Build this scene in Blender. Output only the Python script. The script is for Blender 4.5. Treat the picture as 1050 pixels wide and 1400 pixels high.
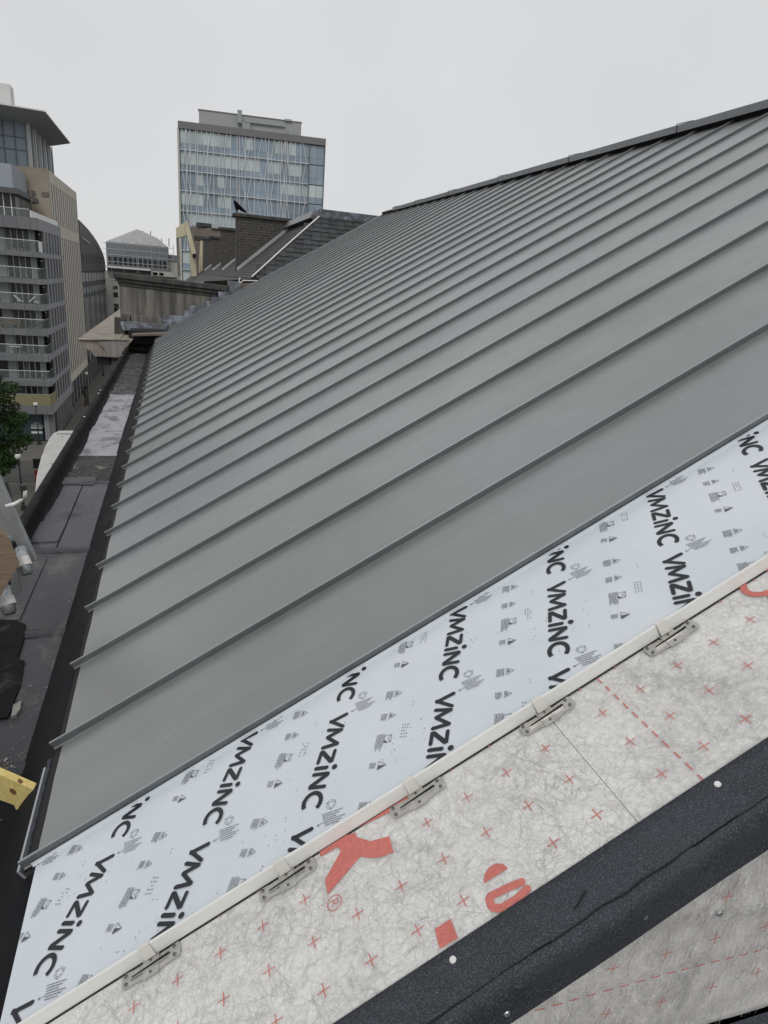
import bpy, bmesh, math, random
from mathutils import Vector, Matrix, noise
random.seed(7)
R_=math.radians
scn=bpy.context.scene
for o in list(bpy.data.objects): bpy.data.objects.remove(o)
col=scn.collection
# ------------------------------------------------------------------ camera
RT=Vector((0.95457235,-0.2883547,0.07512125)); UP=Vector((0.02473937,0.32792435,0.94438)); FW=Vector((0.2969505,0.89962058,-0.32016123))
cam=bpy.data.cameras.new('camera'); co=bpy.data.objects.new('camera',cam); col.objects.link(co)
co.matrix_world=Matrix(((RT.x,UP.x,-FW.x,0),(RT.y,UP.y,-FW.y,0),(RT.z,UP.z,-FW.z,0),(0,0,0,1)))
cam.sensor_fit='VERTICAL'; cam.sensor_height=36.0; cam.lens=36.0*902.56/1400.0
cam.clip_start=0.05; cam.clip_end=6000
scn.camera=co
# ------------------------------------------------------------------ sky, sun, exposure
w=bpy.data.worlds.new('World'); scn.world=w; w.use_nodes=True
nt=w.node_tree; nt.nodes.clear()
SUN_EL,SUN_AZ=R_(48),R_(195)     # high, very soft sun through cloud, behind the camera
out=nt.nodes.new('ShaderNodeOutputWorld'); bg=nt.nodes.new('ShaderNodeBackground')
sk=nt.nodes.new('ShaderNodeTexSky'); sk.sky_type='NISHITA'; sk.sun_disc=False; sk.sun_elevation=SUN_EL; sk.sun_rotation=SUN_AZ
tc=nt.nodes.new('ShaderNodeTexCoord'); nz=nt.nodes.new('ShaderNodeTexNoise'); nz.inputs['Scale'].default_value=1.6; nz.inputs['Detail'].default_value=3
cr=nt.nodes.new('ShaderNodeValToRGB'); cr.color_ramp.elements[0].position=.3; cr.color_ramp.elements[0].color=(6.45,6.5,6.6,1); cr.color_ramp.elements[1].position=.7; cr.color_ramp.elements[1].color=(7.35,7.38,7.45,1)
mx=nt.nodes.new('ShaderNodeMix'); mx.data_type='RGBA'; mx.inputs[0].default_value=.95
nt.links.new(tc.outputs['Generated'],nz.inputs['Vector']); nt.links.new(nz.outputs['Fac'],cr.inputs['Fac'])
nt.links.new(sk.outputs['Color'],mx.inputs[6]); nt.links.new(cr.outputs['Color'],mx.inputs[7])
nt.links.new(mx.outputs[2],bg.inputs['Color']); bg.inputs['Strength'].default_value=.1
nt.links.new(bg.outputs[0],out.inputs[0])
sl=bpy.data.lights.new('sun','SUN'); sl.energy=1.0; sl.angle=R_(25); sl.color=(1,.98,.95)
so=bpy.data.objects.new('sun',sl); col.objects.link(so)
sd=Vector((math.sin(SUN_AZ)*math.cos(SUN_EL),math.cos(SUN_AZ)*math.cos(SUN_EL),math.sin(SUN_EL)))
so.rotation_euler=sd.to_track_quat('Z','Y').to_euler()
scn.view_settings.view_transform='Standard'; scn.view_settings.look='None'; scn.view_settings.exposure=0; scn.view_settings.gamma=1
scn.view_settings.use_curve_mapping=False

# ------------------------------------------------------------------ helpers
def tag(o,label=None,cat=None,group=None,kind=None):
    if label: o['label']=label
    if cat: o['category']=cat
    if group: o['group']=group
    if kind: o['kind']=kind
    return o
def thing(name,loc,label,cat,group=None,rz=0):
    o=bpy.data.objects.new(name,None); col.objects.link(o); o.location=loc; o.rotation_euler=(0,0,rz); o.empty_display_size=.1
    return tag(o,label,cat,group)
def wloc(o): return Vector(o.location) if o else Vector((0,0,0))
class MB:
    def __init__(s): s.v=[]; s.f=[]
    def add(s,vs,fs):
        b=len(s.v); s.v+= [tuple(v) for v in vs]; s.f+=[tuple(b+i for i in f) for f in fs]; return s
    def poly(s,pts): return s.add(pts,[tuple(range(len(pts)))])
    def box(s,x0,x1,y0,y1,z0,z1):
        return s.add([(x0,y0,z0),(x1,y0,z0),(x1,y1,z0),(x0,y1,z0),(x0,y0,z1),(x1,y0,z1),(x1,y1,z1),(x0,y1,z1)],
            [(0,3,2,1),(4,5,6,7),(0,1,5,4),(1,2,6,5),(2,3,7,6),(3,0,4,7)])
    def hexa(s,lo,hi):   # two quads (4 pts each)
        return s.add(list(lo)+list(hi),[(3,2,1,0),(4,5,6,7),(0,1,5,4),(1,2,6,5),(2,3,7,6),(3,0,4,7)])
    def extr(s,prof,a,b):  # prof: list of fn-> extrude list of 3D points pa -> pb
        n=len(a); fs=[tuple(range(n-1,-1,-1)),tuple(range(n,2*n))]+[(i,(i+1)%n,n+(i+1)%n,n+i) for i in range(n)]
        return s.add(list(a)+list(b),fs)
    def prism(s,pts,axis,c0,c1):   # pts 2-D in the other two axes
        def P(p,c): return {'x':(c,p[0],p[1]),'y':(p[0],c,p[1]),'z':(p[0],p[1],c)}[axis]
        return s.extr(None,[P(p,c0) for p in pts],[P(p,c1) for p in pts])
    def tube(s,path,r,n=8,caps=True):
        path=[Vector(p) for p in path]; rs=r if isinstance(r,(list,tuple)) else [r]*len(path)
        rings=[]; b=len(s.v)
        for i,p in enumerate(path):
            d=(path[min(i+1,len(path)-1)]-path[max(i-1,0)]).normalized()
            a=d.cross(Vector((0,0,1)) if abs(d.z)<.9 else Vector((1,0,0))).normalized(); c=d.cross(a)
            for k in range(n):
                t=2*math.pi*k/n; s.v.append(tuple(p+(a*math.cos(t)+c*math.sin(t))*rs[i]))
        for i in range(len(path)-1):
            for k in range(n):
                k2=(k+1)%n; s.f.append((b+i*n+k,b+i*n+k2,b+(i+1)*n+k2,b+(i+1)*n+k))
        if caps:
            s.f.append(tuple(b+k for k in range(n-1,-1,-1))); e=b+(len(path)-1)*n; s.f.append(tuple(e+k for k in range(n)))
        return s
    def ball(s,c,r,n=10,m=6,sz=1):
        b=len(s.v)
        for i in range(m+1):
            ph=math.pi*i/m
            for k in range(n):
                t=2*math.pi*k/n; s.v.append((c[0]+r*math.sin(ph)*math.cos(t),c[1]+r*math.sin(ph)*math.sin(t),c[2]+r*sz*math.cos(ph)))
        for i in range(m):
            for k in range(n):
                k2=(k+1)%n; s.f.append((b+i*n+k,b+(i+1)*n+k,b+(i+1)*n+k2,b+i*n+k2))
        return s
    def mesh(s,name,mat,off=Vector((0,0,0)),smooth=False,bev=0):
        me=bpy.data.meshes.new(name); me.from_pydata([tuple(Vector(v)-off) for v in s.v],[],s.f); 
        bm=bmesh.new(); bm.from_mesh(me)
        bmesh.ops.recalc_face_normals(bm,faces=bm.faces)
        bm.to_mesh(me); bm.free()
        if mat: me.materials.append(mat)
        if smooth: me.polygons.foreach_set('use_smooth',[True]*len(me.polygons))
        me.update(); return me
    def build(s,name,mat,parent=None,smooth=False,bev=0,base=None,label=None):
        root=parent; off=Vector((0,0,0)); 
        p=parent
        while p: off+=Vector(p.location); p=p.parent
        loc=Vector((0,0,0))
        if base is not None: loc=Vector(base)-off; off=Vector(base)
        me=s.mesh(name,mat,off,smooth)
        o=bpy.data.objects.new(name,me); col.objects.link(o); o.parent=parent; o.location=loc
        if bev:
            m=o.modifiers.new('bevel','BEVEL'); m.width=bev; m.segments=2; m.limit_method='ANGLE'; m.angle_limit=R_(40)
        if label: o['label']=label
        return o
def inst(name,me,parent,loc=(0,0,0),rot=(0,0,0),scale=(1,1,1)):
    o=bpy.data.objects.new(name,me); col.objects.link(o); o.parent=parent; o.location=loc; o.rotation_euler=rot; o.scale=scale; return o
def kids(o): return [c for c in bpy.data.objects if c.parent==o]
def copy_tree(o,parent=None):
    c=o.copy(); col.objects.link(c); c.parent=parent
    for k in kids(o): copy_tree(k,c)
    return c
# ---- materials
def new_mat(name):
    m=bpy.data.materials.new(name); m.use_nodes=True; n=m.node_tree.nodes; return m,n,m.node_tree.links,n['Principled BSDF']
def N(n,t,**k):
    x=n.new(t)
    for a,b in k.items():
        if a in x.inputs.keys() if hasattr(x.inputs,'keys') else False: x.inputs[a].default_value=b
        else: setattr(x,a,b)
    return x
def ramp(n,l,src,stops):
    r=n.new('ShaderNodeValToRGB'); e=r.color_ramp.elements
    while len(e)<len(stops): e.new(.5)
    for i,(p,c) in enumerate(stops): e[i].position=p; e[i].color=(c if len(c)==4 else (*c,1)) if isinstance(c,tuple) else (c,c,c,1)
    l.new(src,r.inputs['Fac']); return r.outputs['Color']
def pos(n,l,scale=(1,1,1),rot=(0,0,0),space='Position'):
    mp=n.new('ShaderNodeMapping'); mp.inputs['Scale'].default_value=scale; mp.inputs['Rotation'].default_value=rot
    if space=='Position': g=n.new('ShaderNodeNewGeometry'); l.new(g.outputs['Position'],mp.inputs['Vector'])
    else: g=n.new('ShaderNodeTexCoord'); l.new(g.outputs['Object'],mp.inputs['Vector'])
    return mp.outputs['Vector']
def noiz(n,l,vec,scale,detail=4,rough=.55,dist=0):
    t=n.new('ShaderNodeTexNoise'); t.inputs['Scale'].default_value=scale; t.inputs['Detail'].default_value=detail; t.inputs['Roughness'].default_value=rough; t.inputs['Distortion'].default_value=dist
    l.new(vec,t.inputs['Vector']); return t.outputs['Fac']
def mixc(n,l,fac,a,b,mode='MIX'):
    m=n.new('ShaderNodeMix'); m.data_type='RGBA'; m.blend_type=mode
    for i,x in ((0,fac),(6,a),(7,b)):
        if hasattr(x,'links'): l.new(x,m.inputs[i])
        elif isinstance(x,(int,float)): m.inputs[i].default_value=x if i==0 else (x,x,x,1)
        else: m.inputs[i].default_value=(*x[:3],1)
    return m.outputs[2]
def bump(n,l,b,h,strength=.3,dist=.01):
    x=n.new('ShaderNodeBump'); x.inputs['Strength'].default_value=strength; x.inputs['Distance'].default_value=dist
    l.new(h,x.inputs['Height']); l.new(x.outputs[0],b.inputs['Normal'])
def mat(name,c,rough=.7,var=.15,scale=3,metal=0,bmp=0,bscale=40,spec=.5,streak=0,objvar=0):
    """plain surface with mottling, optional vertical streaks and fine relief"""
    m,n,l,b=new_mat(name); v=pos(n,l)
    f=noiz(n,l,v,scale,6,.6)
    cc=ramp(n,l,f,[(.25,tuple(x*(1-var) for x in c)),(.75,tuple(min(1,x*(1+var)) for x in c))])
    if streak:
        v2=pos(n,l,(3,3,.25)); f2=noiz(n,l,v2,4,5,.6)
        cc=mixc(n,l,ramp(n,l,f2,[(.42,0.),(.62,streak)]),cc,tuple(x*.45 for x in c))
    if objvar:
        oi=n.new('ShaderNodeObjectInfo'); cc=mixc(n,l,1.0,cc,ramp(n,l,oi.outputs['Random'],[(0,1-objvar),(1,1.0)]),'MULTIPLY')
    l.new(cc,b.inputs['Base Color']); b.inputs['Roughness'].default_value=rough; b.inputs['Metallic'].default_value=metal; b.inputs['Specular IOR Level'].default_value=spec
    if bmp: bump(n,l,b,noiz(n,l,v,bscale,4,.6),bmp,.01)
    return m
M={}
# zinc: pre-weathered grey, faint handling marks and blotches
def zinc(name,c,rough=.42,marks=True):
    m,n,l,b=new_mat(name); v=pos(n,l)
    f=noiz(n,l,v,1.3,5,.6,.3); f2=noiz(n,l,v,14,5,.7)
    cc=ramp(n,l,f,[(.3,tuple(x*.88 for x in c)),(.7,tuple(x*1.10 for x in c))])
    cc=mixc(n,l,ramp(n,l,noiz(n,l,v,160,3,.7),[(.4,0.),(.8,.12)]),cc,tuple(x*.7 for x in c))
    cc=mixc(n,l,ramp(n,l,f2,[(.35,0.),(.8,.22)]),cc,tuple(x*1.25 for x in c))
    if marks:
        f3=noiz(n,l,pos(n,l,(2,9,3),(0,0,.5)),3.1,6,.75,1.2); cc=mixc(n,l,ramp(n,l,f3,[(.58,0.),(.74,.26)]),cc,(.50,.52,.52)); f5=noiz(n,l,pos(n,l,(.5,7,.5),(0,0,.03)),2.4,5,.6,.2); cc=mixc(n,l,ramp(n,l,f5,[(.4,0.),(.7,.16)]),cc,tuple(x*.6 for x in c))
        f4=noiz(n,l,v,.55,2,.5); cc=mixc(n,l,ramp(n,l,f4,[(.4,0.),(.65,.5)]),cc,(c[0]*.98,c[1]*1.01,c[2]*1.07))
    oi=n.new('ShaderNodeObjectInfo'); cc=mixc(n,l,1.0,cc,ramp(n,l,oi.outputs['Random'],[(0,.87),(1,1.0)]),'MULTIPLY')
    l.new(cc,b.inputs['Base Color'])
    l.new(ramp(n,l,f2,[(.3,rough-.05),(.7,rough+.09)]),b.inputs['Roughness'])
    b.inputs['Metallic'].default_value=.3; b.inputs['Specular IOR Level'].default_value=.8
    bump(n,l,b,noiz(n,l,v,2.6,3,.5),.16,.02); return m
M['zinc']=zinc('zinc_grey',(.298,.308,.306),.34)
M['seam']=zinc('zinc_seam_shaded',(.145,.154,.16),.5,False); M['crest']=zinc('zinc_crest_lit',(.33,.345,.355),.4,False)  # same zinc: shade painted into the seam sides, light into the crest
M['cap']=zinc('zinc_cap',(.21,.222,.235),.4,False)
M['trim']=zinc('zinc_trim',(.4,.42,.44),.3,False)
def lead():
    m,n,l,b=new_mat('lead'); v=pos(n,l)
    c=ramp(n,l,noiz(n,l,v,5,6,.7,.5),[(.3,(.06,.065,.075)),(.5,(.13,.14,.16)),(.68,(.33,.36,.42))])
    l.new(c,b.inputs['Base Color']); b.inputs['Roughness'].default_value=.5; bump(n,l,b,noiz(n,l,v,9,4),.3,.02); return m
M['lead']=lead()
def film():
    m,n,l,b=new_mat('protective_film'); v=pos(n,l)
    c=ramp(n,l,noiz(n,l,v,4,4,.6),[(.3,(.61,.665,.71)),(.7,(.68,.72,.755))])
    sc=noiz(n,l,pos(n,l,(1,3,1),(0,0,.9)),22,6,.8,1.5); c=mixc(n,l,ramp(n,l,sc,[(.66,0.),(.74,.35)]),c,(.42,.46,.5))
    l.new(c,b.inputs['Base Color']); b.inputs['Roughness'].default_value=.33; b.inputs['Specular IOR Level'].default_value=.35
    bump(n,l,b,noiz(n,l,pos(n,l,(1,2.2,1),(0,0,.5)),9,4),.16,.01); return m
M['film']=film()
M['film_side']=mat('film_edge_white',(.74,.74,.71),.4,.05,8)
M['ink']=mat('black_ink',(.012,.013,.02),.45,.1,30)
M['ink2']=mat('grey_ink',(.09,.10,.12),.5,.1,30)
# fibrous underlay: fine crossing fibres over a pale felt
def fibre(name,base,dark,red=None,streaky=0):
    m,n,l,b=new_mat(name); v=pos(n,l)
    t=n.new('ShaderNodeVectorMath'); t.operation='SCALE'
    wn=n.new('ShaderNodeTexNoise'); wn.inputs['Scale'].default_value=16; wn.inputs['Detail'].default_value=3; l.new(v,wn.inputs['Vector'])
    l.new(wn.outputs['Color'],t.inputs[0]); t.inputs['Scale'].default_value=.06
    ad=n.new('ShaderNodeVectorMath'); ad.operation='ADD'; l.new(v,ad.inputs[0]); l.new(t.outputs[0],ad.inputs[1]); wv=ad.outputs[0]
    def hair(sc,rot,width,amt,st=(1,5,1)):
        mp=n.new('ShaderNodeMapping'); mp.inputs['Rotation'].default_value=(0,0,rot); mp.inputs['Scale'].default_value=st; l.new(wv,mp.inputs['Vector'])
        f=noiz(n,l,mp.outputs[0],sc,2,.5,.6)
        return ramp(n,l,f,[(.5-width,0.),(.5,amt),(.5+width,0.)])
    hs=[hair(60,.4,.018,.55),hair(75,1.9,.02,.5),hair(48,2.8,.014,.5),hair(110,1.1,.03,.4),hair(26,.9,.009,.6,(1,3,1)),hair(30,2.3,.009,.6,(1,4,1))]
    clump=ramp(n,l,noiz(n,l,v,9,4,.6),[(.35,.25),(.7,1.)])
    c=ramp(n,l,noiz(n,l,v,130,4,.75),[(.3,tuple(x*.82 for x in base)),(.7,tuple(min(1,x*1.12) for x in base))])
    c=mixc(n,l,ramp(n,l,noiz(n,l,v,7,6,.7),[(.40,.0),(.75,.4)]),c,tuple(x*.72 for x in base))
    if red: pass
    for h in hs:
        mu=n.new('ShaderNodeMath'); mu.operation='MULTIPLY'; l.new(h,mu.inputs[0]); l.new(clump,mu.inputs[1])
        c=mixc(n,l,mu.outputs[0],c,dark)
    hl=hair(48,.2,.018,.55); c=mixc(n,l,hl,c,tuple(min(1,x*1.35+.05) for x in base))
    l.new(c,b.inputs['Base Color']); b.inputs['Roughness'].default_value=.85; b.inputs['Specular IOR Level'].default_value=.25
    bump(n,l,b,noiz(n,l,wv,110,4,.7),.2,.003); return m
M['membrane']=fibre('underlay_fibre',(.78,.77,.74),(.46,.455,.44))
M['membrane2']=fibre('underlay_fibre_wall',(.80,.785,.755),(.33,.32,.31))
M['red']=fibre('underlay_red_print',(.62,.19,.16),(.40,.16,.14))
def felt(name,c,gran=.5,spk=(.16,.18,.2),wet=.6,patch=None):
    m,n,l,b=new_mat(name); v=pos(n,l)
    g=noiz(n,l,v,430,2,.85); f=noiz(n,l,v,4,6,.7)
    cc=ramp(n,l,f,[(.3,tuple(x*.7 for x in c)),(.7,tuple(x*1.3 for x in c))])
    cc=mixc(n,l,ramp(n,l,g,[(.5,0.),(.72,gran)]),cc,spk)
    if patch: cc=mixc(n,l,ramp(n,l,noiz(n,l,pos(n,l,(1,.6,1)),patch[0],7,.72,.4),[(patch[1],0.),(patch[1]+.08,patch[3])]),cc,patch[2])
    b.inputs['Specular IOR Level'].default_value=.22
    l.new(cc,b.inputs['Base Color']); l.new(ramp(n,l,f,[(.35,wet-.15),(.7,wet+.2)]),b.inputs['Roughness'])
    bump(n,l,b,noiz(n,l,v,160,4,.7),.5,.003); return m
M['felt']=felt('bitumen_felt',(.040,.044,.053),.7,(.19,.20,.22),.85,(7,.58,(.06,.063,.07),.35))
M['felt_dark']=felt('bitumen_dark',(.007,.0075,.009),.25,(.035,.035,.04),.75,(5,.62,(.05,.045,.04),.4))
M['felt_crease_shade']=felt('bitumen_crease_shade',(.014,.016,.02),.4,(.1,.1,.11),.8)  # darker felt tone, paints the fold shadows along the creases
M['felt_grey']=felt('felt_grey',(.075,.077,.086),.25,(.15,.15,.16),.36,(3,.50,(.03,.03,.034),.8))
M['felt_mid']=felt('felt_worn',(.05,.051,.057),.5,(.15,.15,.155),.38,(3.5,.52,(.14,.138,.135),.6))
M['felt_silver']=felt('felt_silver',(.34,.34,.365),.1,(.45,.45,.47),.4,(4.5,.50,(.11,.11,.115),.85))
M['felt_moss']=felt('felt_mossy',(.035,.034,.033),.3,(.10,.10,.09),.6,(9,.56,(.27,.25,.21),.85))
def stone(name,c,dark,sc=2.5):
    m,n,l,b=new_mat(name); v=pos(n,l); vs=pos(n,l,(7,7,.5))
    cc=ramp(n,l,noiz(n,l,v,sc,7,.7),[(.3,tuple(x*.75 for x in c)),(.7,tuple(x*1.2 for x in c))])
    cc=mixc(n,l,ramp(n,l,noiz(n,l,vs,1.1,6,.65,.3),[(.36,0.),(.62,.85)]),cc,dark)
    cc=mixc(n,l,ramp(n,l,noiz(n,l,v,60,3,.7),[(.45,0.),(.8,.3)]),cc,tuple(x*.5 for x in c))
    l.new(cc,b.inputs['Base Color']); b.inputs['Roughness'].default_value=.9; bump(n,l,b,noiz(n,l,v,30,5,.7),.5,.01); return m
M['render']=stone('sooty_render',(.24,.23,.2),(.055,.052,.047))
M['coping']=stone('sooty_coping',(.085,.082,.074),(.03,.03,.03),4)
M['cornice']=stone('weathered_stone',(.36,.32,.27),(.17,.15,.13),3)
M['cornice2']=stone('pale_stone_end',(.33,.31,.29),(.2,.19,.175),6)
M['paint']=mat('pale_painted_lead',(.52,.51,.49),.5,.14,3,bmp=.1,bscale=6,streak=.15)
def brick(name,c1,c2,mortar,sx=1,plane='xz'):
    m,n,l,b=new_mat(name); g=n.new('ShaderNodeNewGeometry'); s=n.new('ShaderNodeSeparateXYZ'); cb=n.new('ShaderNodeCombineXYZ')
    l.new(g.outputs['Position'],s.inputs[0]); ad=n.new('ShaderNodeMath'); ad.operation='ADD'; l.new(s.outputs[0],ad.inputs[0]); l.new(s.outputs[1],ad.inputs[1])
    l.new(ad.outputs[0],cb.inputs[0]); l.new(s.outputs[2],cb.inputs[1])
    t=n.new('ShaderNodeTexBrick'); t.inputs['Scale'].default_value=1; t.inputs['Brick Width'].default_value=.225; t.inputs['Row Height'].default_value=.075; t.inputs['Mortar Size'].default_value=.012
    t.inputs['Color1'].default_value=(*c1,1); t.inputs['Color2'].default_value=(*c2,1); t.inputs['Mortar'].default_value=(*mortar,1); l.new(cb.outputs[0],t.inputs['Vector'])
    cc=mixc(n,l,ramp(n,l,noiz(n,l,g.outputs['Position'],12,6,.8),[(.4,0.),(.7,.8)]),t.outputs['Color'],tuple(x*.35 for x in c1))
    l.new(cc,b.inputs['Base Color']); b.inputs['Roughness'].default_value=.9
    bump(n,l,b,noiz(n,l,g.outputs['Position'],25,4,.7),.8,.03); return m
M['brick']=brick('sooty_brick',(.085,.078,.068),(.05,.048,.044),(.13,.125,.115))
M['slate']=mat('slate',(.048,.052,.055),.6,.4,9,bmp=.4,bscale=20,objvar=.45)
M['slate_w']=mat('slate_brown',(.05,.049,.045),.7,.35,3,bmp=.5,bscale=30)
M['white']=mat('white_paint',(.75,.75,.74),.5,.05,4)
M['steel']=mat('galvanised_steel',(.42,.44,.45),.35,.12,12,metal=.6,bmp=.1)
M['clip']=mat('stainless_clip',(.5,.49,.46),.28,.2,60,metal=.7); M['tab']=mat('clip_tab_pale',(.70,.69,.64),.35,.06,30,metal=.15)
M['screw']=mat('screw_steel',(.28,.27,.25),.35,.15,80,metal=.8)
M['pool']=felt('wet_bitumen',(.006,.006,.007),.25,(.05,.05,.05),.85,(7,.56,(.05,.045,.04),.8))
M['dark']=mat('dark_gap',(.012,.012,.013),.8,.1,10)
M['wrap']=mat('white_tape',(.7,.69,.66),.6,.08,25,bmp=.3)
def wood(name,c1,c2,rot=0,sc=12):
    m,n,l,b=new_mat(name); v=pos(n,l,(1,9,9),(0,0,rot))
    f=noiz(n,l,v,sc,4,.6,1.2); cc=ramp(n,l,f,[(.35,c1),(.5,c2),(.62,c1)])
    l.new(cc,b.inputs['Base Color']); b.inputs['Roughness'].default_value=.7; bump(n,l,b,f,.2,.003); return m
M['pine']=wood('treated_pine',(.66,.55,.22),(.55,.42,.14),.35,5)
M['knot']=mat('wood_knot',(.16,.075,.03),.7,.3,60)
M['board']=wood('old_board',(.27,.2,.14),(.17,.12,.085),.2,14)
M['cream']=mat('cream_render',(.56,.52,.37),.8,.1,2,streak=.15)
M['brown']=mat('brown_render',(.2,.17,.145),.9,.2,1.2,streak=.4)
M['asphalt']=mat('asphalt',(.075,.073,.068),.9,.2,.6,bmp=.3,bscale=8)
M['paving']=mat('paving',(.115,.108,.095),.9,.16,.8,bmp=.2,bscale=4)
M['kerb']=mat('kerb_stone',(.2,.19,.175),.9,.1,1)
M['gb_slab']=mat('grey_panel',(.17,.175,.185),.6,.1,.5,objvar=.12)
M['gb_pier']=mat('grey_panel_light',(.25,.255,.27),.6,.08,.5)
M['gb_back']=mat('loggia_wall',(.30,.33,.335),.6,.1,.8)
def glass(name,c,rough=.12,var=.4,sc=.35):
    m,n,l,b=new_mat(name); v=pos(n,l,(1,1,.5)); cc=ramp(n,l,noiz(n,l,v,sc,4,.6),[(.35,tuple(x*(1-var) for x in c)),(.65,tuple(x*(1+var) for x in c))])
    oi=n.new('ShaderNodeObjectInfo'); cc=mixc(n,l,1.0,cc,ramp(n,l,oi.outputs['Random'],[(0,.78),(1,1.0)]),'MULTIPLY')
    l.new(cc,b.inputs['Base Color']); b.inputs['Roughness'].default_value=rough; b.inputs['Specular IOR Level'].default_value=.6; return m
M['glass_dark']=glass('dark_window_glass',(.018,.021,.023),.3)
M['glass_green']=glass('green_curtain_glass',(.03,.042,.042),.2)
M['glass_blue']=glass('tower_glass_blue',(.27,.345,.41),.25,.2,.15)
M['glass_pale']=glass('tower_blind_pale',(.53,.60,.61),.3,.12,.3)
M['curtain']=mat('curtain_grey',(.13,.14,.14),.9,.3,1.5)
M['rail_glass']=None
def clear(name,c,a):
    m,n,l,b=new_mat(name); b.inputs['Base Color'].default_value=(*c,1); b.inputs['Roughness'].default_value=.1; b.inputs['Alpha'].default_value=a; return m
M['rail_glass']=clear('balustrade_glass',(.25,.3,.29),.14)
M['beige']=mat('beige_stone',(.55,.51,.44),.85,.07,.5,streak=.1)
M['beige_fin']=mat('beige_fin',(.62,.58,.51),.85,.06,.5)
M['tan']=mat('tan_gable',(.37,.325,.265),.9,.14,.25,streak=.12)
M['pav_fin']=mat('pavilion_fin',(.3,.3,.31),.5,.1,.5)
M['soffit']=mat('soffit_grey',(.33,.335,.34),.7,.03,.2)
M['pale']=mat('pale_stack',(.6,.6,.59),.7,.04,.3)
M['bluepanel']=mat('blue_grey_panel',(.30,.33,.37),.6,.03,.2)
M['bamboo']=wood('bamboo_screen',(.30,.27,.14),(.16,.15,.08),0,6)
M['dome']=mat('dark_zinc_roof',(.085,.082,.085),.6,.1,.2)
M['dome_wall']=mat('dark_grey_wall',(.085,.088,.088),.7,.15,.4)
M['net']=mat('scaffold_net',(.20,.21,.23),.85,.15,.3)
M['net_roof']=mat('sheeted_roof',(.6,.61,.61),.8,.12,.6)
M['offwhite']=mat('offwhite_wall',(.5,.5,.47),.85,.08,.4)
M['tower_frame']=mat('tower_frame_grey',(.17,.168,.17),.6,.05,.2)
M['tower_side']=mat('tower_side_pale',(.5,.49,.46),.6,.05,.2)
M['penthouse']=mat('plant_room_grey',(.33,.335,.34),.7,.04,.1)
M['fin_white']=mat('fin_white',(.66,.68,.70),.5,.03,.2)
M['lamp']=mat('lamp_black',(.02,.021,.022),.5,.1,5)
M['globe']=mat('lamp_globe',(.62,.62,.6),.3,.03,5)
M['teal']=mat('teal_shopfront',(.03,.048,.055),.4,.1,1)
M['signwhite']=mat('sign_white',(.6,.62,.62),.6,.05,2)
M['redpost']=mat('red_paint',(.28,.02,.025),.5,.1,3)
M['bark']=mat('bark',(.06,.05,.04),.9,.2,6,bmp=.5)
def leafm(name,c):
    m,n,l,b=new_mat(name); v=pos(n,l); cc=ramp(n,l,noiz(n,l,v,1.4,5,.7),[(.3,tuple(x*.55 for x in c)),(.7,tuple(x*1.5 for x in c))])
    l.new(cc,b.inputs['Base Color']); b.inputs['Roughness'].default_value=.7; b.inputs['Specular IOR Level'].default_value=.25; return m
M['leaf']=leafm('leaf_green',(.035,.075,.02)); M['leaf2']=leafm('leaf_dark',(.02,.04,.016))
M['crow']=mat('crow_black',(.004,.004,.006),.8,.2,20,spec=.1)
M['carwhite']=mat('car_paint_white',(.68,.69,.69),.25,.02,1)
M['tyre']=mat('tyre',(.02,.02,.02),.9,.1,10)

# ------------------------------------------------------------------ roof frame
TH=0.53059026; PIT=.43; Y0=1.35449777; X0,Z0=-.37412228,-1.31951409; LS=5.80
S=Vector((math.cos(TH),0,math.sin(TH))); NN=Vector((-math.sin(TH),0,math.cos(TH))); E0=Vector((X0,0,Z0))
def RP(s,y,h=0): return E0+S*s+Vector((0,y,0))+NN*h
GZ=-18.5
def ray(px,py): return FW+RT*((px-525)/902.56)-UP*((py-700)/902.56)
def on(px,py,P,Nn): d=ray(px,py); return d*(Vector(P).dot(Vector(Nn))/d.dot(Vector(Nn)))
def atY(px,py,Y): return on(px,py,(0,Y,0),(0,1,0))
def atX(px,py,X): return on(px,py,(X,0,0),(1,0,0))
def atZ(px,py,Z): return on(px,py,(0,0,Z),(0,0,1))
def roofpx(px,py,h=-.027):
    p=on(px,py,E0+NN*h,NN)-E0; return p.dot(S),p.y

# ------------------------------------------------------------------ ground, road, pavements
g=MB(); g.poly([(-2500,-2500,GZ-.15),(2500,-2500,GZ-.15),(2500,3500,GZ-.15),(-2500,3500,GZ-.15)]); tag(g.build('ground',M['paving']),kind='structure')
g=MB(); g.box(-9.6,-3.4,-60,160,GZ-.146,GZ-.12); g.box(-80,-9.6,62,70,GZ-.146,GZ-.12); tag(g.build('road',M['asphalt']),kind='structure')
g=MB(); g.box(-12.6,-9.75,70.2,160,GZ-.15,GZ); g.box(-80,-12.6,70.2,77.4,GZ-.15,GZ); g.box(-80,-9.75,-60,61.8,GZ-.15,GZ); tag(g.build('pavement_far',M['paving']),kind='structure')
g=MB(); g.box(-3.25,-.95,-60,160,GZ-.15,GZ); tag(g.build('pavement_near',M['paving']),kind='structure')
g=MB(); g.box(-9.75,-9.6,70.2,160,GZ-.15,GZ+.01); g.box(-80,-9.75,70.05,70.2,GZ-.15,GZ+.01); g.box(-80,-9.6,61.8,61.95,GZ-.15,GZ+.01); g.box(-9.75,-9.6,-60,61.8,GZ-.15,GZ+.01); g.box(-3.4,-3.25,-60,160,GZ-.15,GZ+.01); tag(g.build('kerb',M['kerb']),kind='structure')
g=MB()
for k in range(26): g.box(-6.55,-6.45,-20+k*7,-17+k*7,GZ-.12,GZ-.116)
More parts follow.
